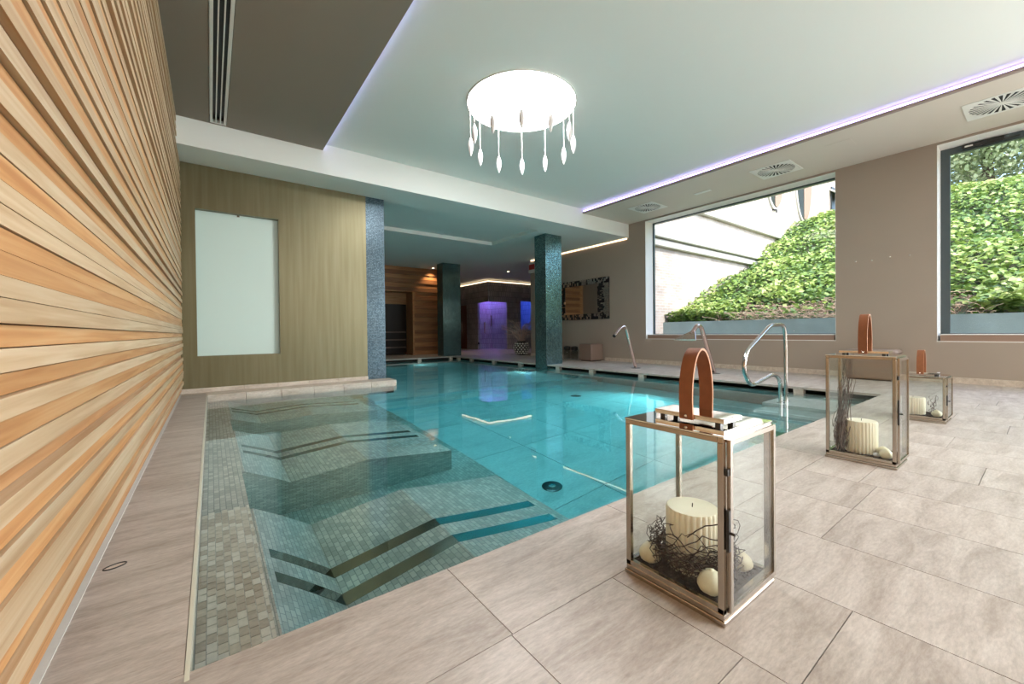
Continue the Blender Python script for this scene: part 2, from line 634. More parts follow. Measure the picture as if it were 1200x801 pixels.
def copy_tree(o, parent=None):
    kids = list(o.children)
    c = o.copy()
    COL.objects.link(c)
    if parent is not None:
        c.parent = parent
    for k in kids:
        copy_tree(k, c)
    return c


def B(*a):
    return MB().box(*a)


# ------------------------------------------------------------------ floor
PX0, PX1, PY0, PY1 = -.051, 6.5, 1.226, 12.0      # pool opening
WX0, WX1 = -.345, 8.56
WZ = -.09
fl = MB()
fl.box(-.6, 9.0, -8.2, PY0 - .002, -.30, -.012)
fl.box(-.6, -.062, PY0, 6.9, -.30, -.012)
fl.box(6.86, 9.0, PY0, 12.26, -.30, -.012)
fl.box(2.3, 16, 12.26, 21, -.30, -.012)
fl.box(9.0, 16, 10.4, 12.26, -.30, -.012)
fl.box(-.6, 2.3, 7.4, 21, -.30, -.012)
floor = obj('floor', fl, 'grout', kind='structure', label='beige stone tile floor around the pool')
unit = B(0, 1, 0, 1, -1, 0)
tile_me = unit.mesh('tile', 'stone')


def tile(x0, x1, y0, y1, th=.012, gap=.0013, z=0, me=tile_me, name='tile', parent=floor):
    o = bpy.data.objects.new(name, me)
    COL.objects.link(o)
    o.parent = parent
    o.location = (x0 + gap, y0 + gap, z)
    o.scale = (x1 - x0 - 2 * gap, y1 - y0 - 2 * gap, th)
    return o


# coping row along the front edge of the pool
xs = [-.345, .63] + [.63 + .817 * k for k in range(1, 10)]
xs = [x for x in xs if x < 8.4] + [8.56]
for a, c in zip(xs[:-1], xs[1:]):
    tile(a, c, .853, PY0)
# field: columns laid along the depth of the room
cx = [-.345, .212, .625] + [1.033 + .4135 * k for k in range(0, 19)]
cx = [x for x in cx if x < 8.4] + [8.56]
offs = {1.033: .336, 1.4465: .70, 1.86: .527, 2.2735: .527, 2.687: .60, 3.1005: .22, 3.514: .62, 3.9275: .42, 4.341: .70, .625: .45, .212: .62}
for i, (a, c) in enumerate(zip(cx[:-1], cx[1:])):
    o0 = min(offs.items(), key=lambda kv: abs(kv[0] - a))
    yy = o0[1] if abs(o0[0] - a) < .02 else random.uniform(.1, .75)
    ys = [.853, yy] + [yy - .827 * k for k in range(1, 5)]
    for t1, t0 in zip(ys[:-1], ys[1:]):
        tile(a, c, t0, t1)
obj('tile_field', B(-.345, 8.56, -8.2, -2.9, -.012, -.001), 'stone', floor)
# strip beside the timber wall
ys = [PY0, 1.95, 2.78, 3.6, 4.43, 5.25, 6.08, 6.9]
for a, c in zip(ys[:-1], ys[1:]):
    tile(-.335, -.062, a, c, gap=.0006)
obj('coping_edge', B(-.061, PX0, PY0 - .03, 6.72, -.06, .001), 'coping_trim', floor)
obj('caulk_line', B(-.375, -.327, -3, 6.9, -.012, .004), 'caulk', floor)
# right deck: its edge slab overhangs the gutter
ry = [PY0 + .8267 * k for k in range(0, 14)]
rx = [6.5, 7.19, 7.87, 8.56]
for i, (a, c) in enumerate(zip(rx[:-1], rx[1:])):
    o0 = (0, .41, .2)[i]
    ys = [PY0] + [y - o0 for y in ry if y - o0 > PY0 + .1 and y - o0 < 12.0] + [12.0]
    for t0, t1 in zip(ys[:-1], ys[1:]):
        tile(a, c, t0, t1, th=.03 if i == 0 else .012)
# far deck
bx = [2.5 + .8 * k for k in range(0, 14)]
for i, y in enumerate([12.0, 12.6, 13.2]):
    for a, c in zip(bx[:-1], bx[1:]):
        tile(a + (.4 if i % 2 else 0), c + (.4 if i % 2 else 0), y, y + .6, th=.03 if i == 0 else .012)
obj('tile_field', B(2.5, 14.5, 13.8, 21, -.012, 0), 'stone', floor)
# posts that carry the overhanging edge
for y in (2.1, 3.4, 4.65, 5.9, 6.95, 8.4, 9.64, 10.9, 11.75):
    obj('support_post', B(6.51, 6.60, y - .06, y + .06, -.14, -.03), 'ledge_stone', floor)
for x in (3.6, 5.3, 6.42):
    obj('support_post', B(x - .06, x + .06, 12.01, 12.10, -.14, -.03), 'ledge_stone', floor)
# oval recessed fitting near the timber wall
sd = empty('floor_inlet', (-.278, 1.945, 0), 'small oval metal fitting let into the stone strip beside the timber wall', 'fitting', rz=.35)
ring = [(.030 * math.cos(a), .016 * math.sin(a), .0015) for a in np.linspace(0, 2 * PI, 25)]
obj('rim', MB().tube(ring, .0022, 6), 'dark_metal', sd, True)
obj('plate', MB().prism([(x * .9, y * .9, .0002) for x, y, z in ring[:-1]], (0, 0, .0005)), 'ledge_stone', sd)

# ------------------------------------------------------------------ pool
pb = MB()
pb.box(-.3, 7.0, .95, 12.3, -1.7, -1.35)                     # floor
pool = obj('pool_basin', pb, 'pool_floor', kind='structure', label='pool basin under the water')
pw = MB()
pw.box(-.3, PX0, PY0 - .25, 7.0, -1.4, -.062)
pw.box(-.3, 6.86, PY0 - .25, PY0, -1.4, -.013)
pw.box(-.3, 2.5, 6.75, 7.05, -1.4, -.1)
pw.box(2.3, 2.5, 6.75, 12.2, -1.4, -.1)
pw.box(6.5, 6.6, PY0, 12.1, -1.4, -.125)
pw.box(2.3, 6.6, 12.0, 12.1, -1.4, -.125)
obj('pool_wall', pw, 'pool_wall', pool)
gu = MB()
gu.box(6.84, 6.86, PY0, 12.26, -.5, -.031)
gu.box(2.3, 6.86, 12.24, 12.26, -.5, -.031)
gu.box(6.6, 6.86, PY0, 12.26, -.52, -.5)
gu.box(2.3, 6.86, 12.1, 12.26, -.52, -.5)
obj('overflow_gutter', gu, 'dark_void', pool)
obj('platform', B(PX0, 1.98, PY0, 6.75, -1.36, -1.08), 'pool_tile', pool)
obj('deep_step', B(1.98, 6.5, 6.15, 12.0, -1.36, -.90), 'pool_floor', pool)
obj('deep_step', B(1.98, 6.5, 5.72, 6.15, -1.36, -1.12), 'pool_floor', pool)
obj('step', B(5.58, 6.5, PY0, 2.19, -1.36, -.27), 'pool_floor', pool)
obj('step', B(5.10, 5.58, PY0, 2.15, -1.36, -.50), 'pool_floor', pool)
obj('step', B(4.62, 5.10, PY0, 2.12, -1.36, -.74), 'pool_floor', pool)
# shelf along the timber wall: tiles picked out near the camera
SHX = .152
obj('shelf', B(PX0, SHX, PY0, 6.75, -1.36, -.174), 'pool_tile', pool)
mos_me = [unit.mesh('mosaic_tile', k) for k in ('tile_a', 'tile_b', 'tile_c')]
tw = (SHX - PX0) / 7.5
for j in range(30):
    for i in range(8):
        x0 = PX0 + tw * i
        x1 = min(SHX, x0 + tw)
        y0 = PY0 + .045 * (j + (.5 if i % 2 else 0))
        tile(x0, x1, y0, y0 + .045, th=.004, gap=.0011, z=-.170, me=random.choice(mos_me), name='mosaic_tile', parent=pool)
# large flagstones of the deep floor
ff = MB()
fy = [1.226, 2.35, 3.5, 4.62, 5.72]
fx = [1.98, 2.75, 3.5, 4.3, 5.1, 5.8, 6.5]
fst_me = unit.mesh('flagstone', 'pool_floor')
for a, c in zip(fx[:-1], fx[1:]):
    for t0, t1 in zip(fy[:-1], fy[1:]):
        tile(a, c, t0, t1, th=.012, gap=.004, z=-1.338, me=fst_me, name='flagstone', parent=pool)


# submerged loungers
def lounger(y0, y1, label):
    prof = [(.13, -1.09), (.13, -.172), (.165, -.172), (.44, -.58), (.98, -.43), (1.72, -.655), (1.72, -1.09)]
    o = obj('submerged_lounger', MB().prism([(x, 0, z) for x, z in prof], (0, y1 - y0, 0)), 'pool_tile', loc=(0, y0, 0),
            label=label, cat='lounger', group='tiled loungers under water')
    top = [(.190, -.2095), (.44, -.58), (.98, -.43), (1.65, -.6335)]
    for c in (.545, .750):
        for a, c2 in zip(top[:-1], top[1:]):
            d = Vector((c2[0] - a[0], 0, c2[1] - a[1])).normalized()
            nn = Vector((-d.z, 0, d.x)) * .003
            loop = [Vector((a[0], c, a[1])) + nn, Vector((c2[0], c, c2[1])) + nn, Vector((c2[0], c, c2[1])) - nn, Vector((a[0], c, a[1])) - nn]
            obj('metal_strip', MB().prism(loop, (0, .078, 0)), 'strip', o)
    return o


lounger(1.226, 2.53, 'wave shaped tiled underwater lounger nearest the front deck')
lounger(3.23, 4.62, 'middle of the three wave shaped tiled underwater loungers')
lounger(5.25, 6.62, 'underwater tiled lounger closest to the frosted glass wall')

water = obj('pool_water', MB().prism([(PX0 - .01, PY0 - .01, -1.6), (6.85, PY0 - .01, -1.6), (6.85, 12.25, -1.6), (2.49, 12.25, -1.6), (2.49, 6.76, -1.6), (PX0 - .01, 6.76, -1.6)], (0, 0, 1.6 + WZ)), 'water', kind='stuff', label='clear turquoise pool water with a still surface', cat='water')
dr = empty('pool_drain', (2.38, 2.62, -1.334), 'round dark drain grille on the pool floor right of the loungers', 'drain', 'pool floor drains')
obj('grille', MB().lathe([(.09, 0), (.09, .006), (.07, .012)], n=24), 'steel_dark', dr, True)
obj('hub', MB().lathe([(.03, .012), (.03, .018), (.01, .02)], n=16), 'chrome', dr, True)
dr2 = copy_tree(dr)
dr2.location = (5.0, 4.88, -1.334)
dr2['label'] = 'drain grille on the pool floor farther back, towards the right deck'
# underwater lamps in the right and far pool walls
for i, (loc, d) in enumerate([((6.47, 4.2, -.40), (-1, -.12, -.27)), ((6.47, 7.9, -.45), (-1, -.5, -.3)), ((3.4, 11.9, -.5), (0, -1, -.3)), ((5.2, 11.9, -.5), (0, -1, -.3))]):
    o = empty('pool_lamp', loc, ['round lamp in the pool wall under the right deck, nearer the steps', 'round lamp in the pool wall under the right deck, beyond the tall mosaic pillar',
                                 'round lamp in the far pool wall, nearer the sauna', 'round lamp in the far pool wall, nearer the corner'][i], 'lamp', 'underwater lamps')
    ax = Vector(d)
    ax.z = 0
    o.rotation_euler = ax.to_track_quat('Z', 'Y').to_euler()
    obj('bezel', MB().lathe([(.05, -.03), (.05, .0), (.04, .004)], n=16), 'chrome', o, True)
    ll = light('pool_light', 'SPOT', loc, (240, 60, 50, 50)[i], (.75, 1, 1), .025, direction=d, spot_size=math.radians(112), spot_blend=1.0)
    ll.location = Vector(loc) + ax.normalized() * .03

# ------------------------------------------------------------------ left timber wall
wl = obj('wall_left', B(-.75, -.375, -8.2, 7.1, -.3, 3.7), 'brown_wood', kind='structure')
slat_u = {k: unit.mesh('slat', k) for k in ('pale_wood', 'tan_wood', 'brown_wood')}
z = .034
i = 0
prev = 0
seq = 'ptptpptptpbptptptppttpptptptpbptptptpptptpptptpbptptptptpbptpptptptppbptptppt'
while z < 3.50:
    h = random.uniform(.041, .051)
    k = seq[i % len(seq)]
    d = {'p': random.choice([0, .003, .006]), 't': random.choice([.008, .011, .016]), 'b': .026}[k]
    if i == 0:
        d, k = .026, 'b'
    mk = {'p': 'pale_wood', 't': 'tan_wood', 'b': 'tan_wood' if i % 2 else 'brown_wood'}[k]
    o = bpy.data.objects.new('slat', slat_u[mk])
    COL.objects.link(o)
    o.parent = wl
    h = min(h, 3.51 - z)
    o.location = (-.376, -3.2, z + h)
    o.scale = (.070 - d, 10.3, h - .0026)
    z += h
    i += 1

# ------------------------------------------------------------------ green gold wall with frosted glass panel, ledge, pilaster
gw = MB()
YG = 7.1
gw.box(-.6, -.155, YG, YG + .3, -.2, 3.2)
gw.box(.858, 2.17, YG, YG + .3, -.2, 3.2)
gw.box(-.155, .858, YG, YG + .3, -.2, .50)
gw.box(-.155, .858, YG, YG + .3, 2.565, 3.2)
wg = obj('wall_back', gw, 'gold_green', kind='structure')
wf = obj('window_3', B(-.165, .868, YG + .10, YG + .12, .49, 2.575), 'frosted', kind='structure', label='frosted glass panel set into the olive gold wall')
obj('reveal', MB().box(.852, .858, YG + .001, YG + .10, .50, 2.565).box(-.155, .858, YG + .001, YG + .1, 2.559, 2.565).box(-.155, .858, YG + .001, YG + .1, .50, .505), 'gold_green', wf)
obj('clip', B(.33, .36, YG + .085, YG + .105, 2.535, 2.56), 'nickel', wf)
lg = obj('trim_1', B(-.345, 2.54, 6.86, YG, -.05, .0), 'ledge_stone', kind='structure', label='stone ledge at the foot of the olive gold wall')
for k in range(6):
    a = PX0 + k * .432
    obj('ledge_block', B(a + .002, a + .430, 6.72, 6.86, -.2, 0), 'ledge_stone', lg, bevel=.004)
    obj('skirting_stone', B(a + .002 if k else -.345, min(a + .430, 2.17), YG - .03, YG, .0005, .06), 'ledge_stone', lg, bevel=.003)
pil = obj('pilaster', MB().box(2.17, 2.49, YG - .0, YG + .45, -.1, 3.165), 'blue_mosaic', kind='structure', label='blue grey mosaic pilaster at the end of the olive wall')
pl2 = obj('pillar', B(6.475, 7.0, 7.29, 7.70, -.5, 3.165), 'pillar_mosaic', kind='structure', label='dark teal mosaic pillar at the pool edge')
pl1 = obj('pillar', B(6.30, 6.98, 12.32, 12.75, 0, 3.165), 'pillar_mosaic', kind='structure', label='dark green mosaic pillar beyond the far pool corner')

# ------------------------------------------------------------------ ceiling
ce = MB()
CZ = 3.605
ce.box(-.75, 9.2, -8.2, 6.6, CZ, 4.0)
ceiling = obj('ceiling', ce, 'ceiling_paint', kind='structure')
# round recess of the lamp is a shallow ring below the ceiling (see lamp)
bmz = 3.168
bm_ = MB()
bm_.box(-.75, 9.2, 6.45, 7.2, bmz, 4.0)
bm_.box(-.75, 16, 9.15, 21, bmz, 4.0)
bm_.box(6.18, 16, 7.2, 9.15, bmz, 4.0)
bm_.box(-.75, 6.18, 7.2, 9.15, 3.255, 4.0)
obj('beam', bm_, 'ceiling_paint', ceiling)
sl = obj('soffit', MB().box(-.75, .02, -8.2, 6.45, 3.51, CZ).box(.20, 1.36, -8.2, 6.45, 3.51, CZ).box(.02, .2, 6.41, 6.45, 3.51, CZ), 'brown_soffit', ceiling)
sr = obj('soffit', MB().box(6.93, 9.2, -8.2, 6.45, 3.506, CZ), 'cream_soffit', ceiling)
obj('soffit_lip', B(6.875, 6.93, -8.2, 6.45, 3.506, 3.534), 'lip', ceiling)
# linear slot vent
lv = empty('linear_vent', (.11, 3.4, 3.51), 'long white linear air vent with three dark slots in the brown soffit', 'vent')
LV0, LV1 = -5.0, 3.0
for a, c in ((-.085, -.058), (-.028, -.017), (.017, .028), (.058, .085)):
    obj('frame_bar', B(a, c, LV0, LV1, -.005, .03), 'vent_white', lv)
obj('end_bar', B(-.085, .085, LV1 - .02, LV1 + .005, -.006, .03), 'vent_white', lv)
obj('back_plate', B(-.085, .085, LV0, LV1, .06, .07), 'black', lv)
# led strips of the coves
st = obj('led_strip', B(1.362, 1.376, -8, 6.44, 3.545, 3.565), 'led_violet', label='violet light strip hidden above the brown soffit edge', cat='light strip')
st2 = obj('led_strip', B(6.90, 6.925, -8, 6.44, 3.540, 3.572), 'led_violet', label='violet light strip along the cream soffit edge', cat='light strip')
st3 = obj('led_strip', B(8.53, 8.559, 6.5, 10.35, 3.135, 3.160), 'led_warm', label='warm light strip at the top of the taupe wall behind the pillar', cat='light strip')


# swirl diffusers
def diffuser(c, label):
    o = empty('ceiling_diffuser', c, label, 'vent', 'square swirl vents in the cream soffit')
    h, R = .305, .27
    k = 32
    ins = [(R * math.cos(2 * PI * i / k), R * math.sin(2 * PI * i / k)) for i in range(k)]
    outs = []
    for i in range(k):
        x, y = math.cos(2 * PI * i / k), math.sin(2 * PI * i / k)
        s_ = h / max(abs(x), abs(y))
        outs.append((x * s_, y * s_))
    mb = MB()
    vs = [(x, y, -.006) for x, y in ins] + [(x, y, -.006) for x, y in outs] + [(x, y, 0.0) for x, y in outs] + [(x, y, .0) for x, y in ins]
    fs = []
    for i in range(k):
        j = (i + 1) % k
        fs += [(i, j, k + j, k + i), (k + i, k + j, 2 * k + j, 2 * k + i), (3 * k + i, 3 * k + j, j, i)]
    mb.add(vs, fs)
    obj('frame', mb, 'vent_white', o)
    obj('back_plate', MB().lathe([(R, -.0009), (R, -.0004)], n=32), 'vent_dark', o)
    obj('hub', MB().lathe([(.045, -.007), (.045, -.001)], n=20), 'vent_white', o)
    nv = 26
    for i in range(nv):
        a = 2 * PI * (i + .5) / nv
        ca, sa = math.cos(a), math.sin(a)
        w0, w1 = .0028, .014
        p = [(.044 * ca - w0 * sa, .044 * sa + w0 * ca, -.006), (.044 * ca + w0 * sa, .044 * sa - w0 * ca, -.006),
             (.272 * ca + w1 * sa, .272 * sa - w1 * ca, -.006), (.272 * ca - w1 * sa, .272 * sa + w1 * ca, -.006)]
        obj('vane', MB().prism(p, (0, 0, .005)), 'vent_white', o)
    return o


diffuser((7.74, 5.33, 3.506), 'white square swirl vent nearest the far beam')
diffuser((7.735, 2.81, 3.506), 'white square swirl vent above the large window')
diffuser((7.70, .36, 3.506), 'white square swirl vent nearest the camera')
fp = empty('flush_panel', (7.77, 4.10, 3.506), 'small flush white fitting between two swirl vents', 'fitting')
obj('plate', B(-.05, .05, -.16, .16, -.006, .0), 'vent_white', fp)
obj('rim', MB().box(-.056, -.05, -.166, .166, -.004, 0).box(.05, .056, -.166, .166, -.004, 0).box(-.05, .05, -.166, -.16, -.004, 0).box(-.05, .05, .16, .166, -.004, 0), 'cream_soffit', fp)
hp = empty('access_panel', (7.48, 1.87, 3.506), 'faint flush access hatch in the cream soffit', 'hatch')
obj('panel', B(-.15, .15, -.15, .15, -.002, 0), 'cream_soffit', hp)

# ring lamp
LC = Vector((3.11, 3.92, CZ))
LR = .665
lamp = empty('ring_lamp', LC, 'round glowing ceiling lamp with a ring of hanging glass drops', 'lamp')
prof = [(LR + .012, 0), (LR + .012, -.012), (LR - .004, -.012), (LR - .004, 0)]
k = 64
vs, fs = [], []
for r_, z_ in prof:
    for i in range(k):
        a = 2 * PI * i / k
        vs.append((r_ * math.cos(a), r_ * math.sin(a), z_))
for j in range(3):
    for i in range(k):
        q = (i + 1) % k
        fs.append((j * k + i, j * k + q, (j + 1) * k + q, (j + 1) * k + i))
obj('rim', MB().add(vs, fs), 'white_paint', lamp, True)
obj('diffuser', MB().lathe([(LR - .004, -.004), (LR - .004, -.001)], n=64), 'lamp_disc', lamp)
dropm = MB().lathe([(.002, 0), (.012, -.012), (.025, -.045), (.034, -.09), (.034, -.115), (.026, -.165), (.012, -.21), (.002, -.232)], n=12).mesh('drop', 'drop_glass', True)
cordm = MB().tube([(0, 0, .385), (0, 0, -.002)], .0035, 6).mesh('cord', 'vent_white')
for i in range(12):
    a = 2 * PI * (i + .72) / 12
    d_ = obj('drop', dropm, None, lamp, loc=((LR - .03) * math.cos(a), (LR - .03) * math.sin(a), -.39))
    obj('cord', cordm, None, d_)

# ------------------------------------------------------------------ right wall and windows
W = [(2.207, 5.962), (-1.70, 1.009), (-6.8, -2.4)]
WZ0, WZ1 = .60, 3.47
wm = MB()
ys = [-8.2, -6.8, -2.4, -1.70, 1.009, 2.207, 5.962, 10.4]
for k in (0, 2, 4, 6):
    wm.box(8.56, 8.93, ys[k], ys[k + 1], -.05, 3.51)
for a, c in W:
    wm.box(8.56, 8.93, a, c, -.05, WZ0)
    wm.box(8.56, 8.93, a, c, WZ1, 3.51)
obj('wall_front', B(-.75, 9.2, -8.4, -8.2, -.3, 3.7), 'taupe_wall', kind='structure')  # unseen end wall, put in to shut out light from behind
wr = obj('wall_right', wm, 'taupe_wall', kind='structure')
bb = obj('baseboard_right', MB().box(8.535, 8.56, -8.2, 7.24, 0, .085).box(8.535, 8.56, 8.7, 10.4, 0, .085), 'ledge_stone', kind='structure')
names = ['window_1', 'window_2', 'window_4']
for i, (a, c) in enumerate(W):
    fw = .03 if i != 1 else .10
    root = empty(names[i], (8.86, (a + c) / 2, WZ0), kind='structure', label=['large fixed window looking onto the ivy bank and brick house', 'opening window with dark frame at the right edge', None][i])
    hw = (c - a) / 2
    H = WZ1 - WZ0
    x0, x1 = 0, .06
    zb = .10
    for nm, bx_ in (('frame_bar', (x0, x1, -hw, -hw + fw, zb, H)), ('frame_bar', (x0, x1, hw - fw, hw, zb, H)),
                    ('frame_bar', (x0, x1, -hw + fw, hw - fw, H - fw, H)), ('frame_bar', (x0, x1, -hw + fw, hw - fw, zb - .02, zb + .015))):
        obj(nm, B(*bx_), 'frame_dark', root)
    obj('pane', B(.03, .036, -hw + fw, hw - fw, zb, H - fw), 'window_glass', root)
    obj('sill', B(-.27, .0, -hw + .03, hw - .03, 0, .092), 'sill_brown', root)
    obj('sill_lit_top', B(-.285, .07, -hw + .03, hw - .03, .092, .104), 'reveal_white', root)  # white slab stands for the sunlit top of the brown sill
    rv = MB()
    rv.box(-.302, 0, hw - .004, hw, 0, H).box(-.302, 0, -hw, -hw + .004, 0, H).box(-.302, 0, -hw, hw, H - .004, H).box(-.302, -.26, -hw, hw, -.008, .003)
    obj('reveal', rv, 'reveal_white', root)
    if i == 1:
        dc = obj('door_closer', B(-.06, 0, hw - .62, hw - .22, H - .075, H - .03), 'dark_metal', root, bevel=.006)
        obj('closer_label', B(-.0605, -.059, hw - .33, hw - .25, H - .064, H - .042), 'vent_white', dc)
        obj('closer_arm', MB().tube([(-.05, hw - .42, H - .085), (-.05, hw - .75, H - .07)], .009, 6), 'dark_metal', dc)
# four small hooks on the pier between the windows
for y, zz, lab in ((1.938, 1.905, 'first small wall hook beside the large window'), (1.734, 1.895, 'second small wall hook counted from the large window'),
                   (1.519, 1.915, 'third small wall hook counted from the large window'), (1.297, 1.908, 'small wall hook nearest the right hand window')):
    o = empty('wall_hook', (8.56, y, zz), lab, 'hook', 'hooks on the taupe pier')
    obj('rose', MB().lathe([(.012, 0), (.012, .006), (.008, .008)], n=10), 'chrome', o, True).rotation_euler = (0, -PI / 2, 0)
    obj('peg', MB().tube([(-.004, 0, 0), (-.03, 0, 0), (-.036, 0, .012)], .004, 6), 'chrome', o, True)
# sign
sg = empty('exit_sign', (8.50, 10.36, 2.74), 'red and white exit sign high on the end of the taupe wall', 'sign')
obj('box', B(-.03, .06, -.30, .02, 0, .33), 'vent_white', sg)
obj('panel', B(-.034, -.03, -.28, .0, .10, .27), 'red_sign', sg)

# mirror with a mosaic frame
random.seed(21)
mr_ = empty('wall_mirror', (8.56, 8.1, 1.13), 'wall mirror with a black and silver mosaic frame, half behind the pillar', 'mirror')
Y0, Y1, HH = -1.02, 1.02, 1.13
iy0, iy1, iz0, iz1 = -.63, .63, .16, .975
obj('backing', B(-.03, 0, Y0, Y1, 0, HH), 'black', mr_)
obj('glass', B(-.034, -.0305, iy0, iy1, iz0, iz1), 'mirror_metal', mr_)
blk, sil = MB(), MB()
y = Y0
while y < Y1 - .02:
    wd = random.choice([.03, .045, .06])
    for (a, c) in ((0, iz0), (iz1, HH)):
        z_ = a
        while z_ < c - .02:
            hh = random.choice([.04, .075, .1])
            hh = min(hh, c - z_)
            (sil if random.random() < .5 else blk).box(-.046, -.03, y + .003, min(y + wd, Y1) - .003, z_ + .003, z_ + hh - .003)
            z_ += hh
    y += wd
for (a, c) in ((Y0, iy0), (iy1, Y1)):
    z_ = iz0
    while z_ < iz1 - .01:
        hh = min(random.choice([.03, .045]), iz1 - z_)
        y = a
        while y < c - .02:
            wd = min(random.choice([.05, .09]), c - y)
            (sil if (y < Y0 + .12 or random.random() < .25) and y != a + 9 else blk).box(-.046, -.03, y + .003, y + wd - .003, z_ + .003, z_ + hh - .003)
            y += wd
        z_ += hh
obj('silver_tiles', sil, 'silver_tile', mr_, kind='stuff')
obj('black_tiles', blk, 'black', mr_, kind='stuff')

# poufs
p1 = empty('pouf', (8.24, 7.46, 0), 'brown leather cube pouf against the wall below the mirror', 'pouf')
obj('body', B(-.24, .24, -.22, .22, .02, .46), 'pouf', p1, bevel=.02, smooth=True)
obj('foot', B(-.2, .2, -.18, .18, 0, .02), 'black', p1)
p2 = empty('pouf', (8.33, 1.70, 0), 'taupe upholstered seat against the pier, seen behind the tallest lantern', 'pouf')
obj('body', B(-.2, .2, -.30, .28, .02, .40), 'pouf', p2, bevel=.02, smooth=True)
obj('cushion', B(-.19, .2, -.33, .28, .40, .47), 'pouf_light', p2, bevel=.025, smooth=True)
obj('foot', B(-.17, .17, -.26, .25, 0, .02), 'black', p2)
for i, (x, y, lab) in enumerate(((8.36, 8.50, 'dark stoppered glass jar on the floor nearest the pillar'), (8.36, 8.20, 'dark stoppered glass jar on the floor nearest the cube pouf'))):
    o = empty('jar', (x, y, 0), lab, 'jar', 'jars beside the cube pouf')
    obj('body', MB().lathe([(.09, 0), (.10, .02), (.10, .2), (.07, .25)], n=16), 'bottle', o, True)
    obj('stopper', MB().lathe([(.075, .25), (.10, .27), (.10, .35), (.05, .375)], n=16), 'black', o, True)

# ------------------------------------------------------------------ back of the hall: sauna, showers
YS = 13.8
ws = MB()
ws.box(2.3, 4.35, YS + .06, YS + .2, 0, 3.2)
ws.box(5.87, 7.0, YS + .06, YS + .2, 0, 3.2)
ws.box(4.35, 5.87, YS + .06, YS + .2, 2.27, 3.2)
ws.box(6.9, 7.0, YS + .2, 21, 0, 3.2)
wsn = obj('wall_sauna', ws, 'sauna_wood', kind='structure', label='horizontal timber cladding around the sauna')
for k in range(20):
    z0 = .152 * k
    for a, c in ((2.6, 4.35), (5.87, 7.0)) if z0 < 2.2 else ((2.6, 7.0),):
        obj('slat', B(a, c, YS + (-.02 if k % 2 else .02), YS + .06, z0 + .006, z0 + .146), 'sauna_dark' if k % 2 else 'sauna_wood', wsn)
d1 = obj('door_1', B(4.35, 5.87, YS + .55, YS + .6, 1.86, 2.27), 'sauna_wood', kind='structure', label='dark glass sauna door in a deep timber surround')
obj('glass_pane', B(4.40, 5.87, YS + .56, YS + .57, .02, 1.86), 'dark_glass', d1)
obj('jamb', B(5.83, 5.89, YS - .04, YS + .6, 0, 2.30), 'sauna_wood', d1)
obj('head', B(4.35, 5.83, YS - .04, YS + .6, 2.27, 2.30), 'sauna_wood', d1)
obj('handle', B(4.86, 4.94, YS + .42, YS + .46, .15, 1.0), 'pale_wood', d1)
for k in range(3):
    obj('bench_board', B(4.4, 5.8, YS + .535, YS + .556, .25 + .28 * k, .30 + .28 * k), 'bench_wood', d1)

XS, YB = 9.9, 15.0
sh = MB()
ZT = 3.04
sh.box(XS, XS + .12, YB + .9, 16.9, 0, ZT).box(XS, XS + .12, 17.6, 21, 0, ZT).box(XS, XS + .12, 16.9, 17.6, 2.12, ZT).box(XS, XS + .12, YB, YB + .9, 2.17, ZT)
sh.box(XS + .12, 10.93, YB, YB + .12, 2.17, ZT).box(10.93, 11.72, YB, YB + .12, 0, ZT).box(11.72, 12.4, YB, YB + .12, 2.25, ZT).box(11.72, 12.4, YB, YB + .12, 0, .9).box(12.4, 16, YB, YB + .12, 0, ZT)
sh.box(11.15, 11.25, YB + .12, 16.7, 0, ZT).box(XS + .12, 14, 16.6, 16.7, 0, ZT)
sh.box(13, 13.1, YB + .12, 16.6, 0, ZT)
wsh = obj('wall_shower', sh, 'grey_mosaic', kind='structure', label='grey tiled shower block with light on top')
obj('cap', B(XS + .02, 16, YB + .02, 21, ZT, ZT + .01), 'grey_mosaic', wsh)
st4 = obj('led_strip', MB().box(XS - .0, XS + .04, YB, 20.8, ZT + .02, ZT + .06).box(XS + .04, 15.8, YB, YB + .04, ZT + .02, ZT + .06), 'led_warm', label='warm light strip along the top of the grey shower block', cat='light strip')
d2 = obj('door_2', B(XS + .03, XS + .05, 16.9, 17.6, .0, 2.12), 'red_door', kind='structure', label='dark red lit door in the side of the shower block')
obj('handle', B(XS - .03, XS - .0, 17.3, 17.34, .8, 1.3), 'chrome', d2)
d3 = obj('door_3', MB().box(XS + .05, XS + .062, YB + .06, YB + .9, .02, 2.17).box(XS + .06, 10.93, YB + .05, YB + .062, .02, 2.17), 'glass', kind='structure', label='corner shower glazing lit violet from inside')
obj('handle', B(XS - .01, XS + .02, YB + .30, YB + .34, .75, 1.25), 'chrome', d3)
obj('handle', B(XS + .14, XS + .17, YB - .02, YB + .01, 1.05, 1.55), 'chrome', d3)
obj('hinge', B(XS - .005, XS + .05, YB + .84, YB + .9, .25, .33), 'black', d3)
for loc, c_, e_ in (((10.25, 15.6, 2.9), (.15, .35, 1), 18), ((10.6, 15.9, 2.9), (.55, .12, 1), 20), ((10.75, 16.1, 2.6), (.22, .12, 1), 20), ((11.0, 16.2, 2.9), (.2, .3, 1), 12)):
    light('shower_light', 'POINT', loc, e_, c_, .05)
light('niche_light', 'POINT', (12.0, 15.7, 2.3), 45, (.05, .12, 1), .05)
obj('wall_far', B(2, 16, 20.9, 21.1, 0, 3.3), 'grey_mosaic', kind='structure')
obj('wall_side', B(15.9, 16.1, 10.3, 21, 0, 3.3), 'grey_mosaic', kind='structure')
obj('wall_return', B(8.93, 16, 10.28, 10.4, 0, 3.3), 'taupe_wall', kind='structure')
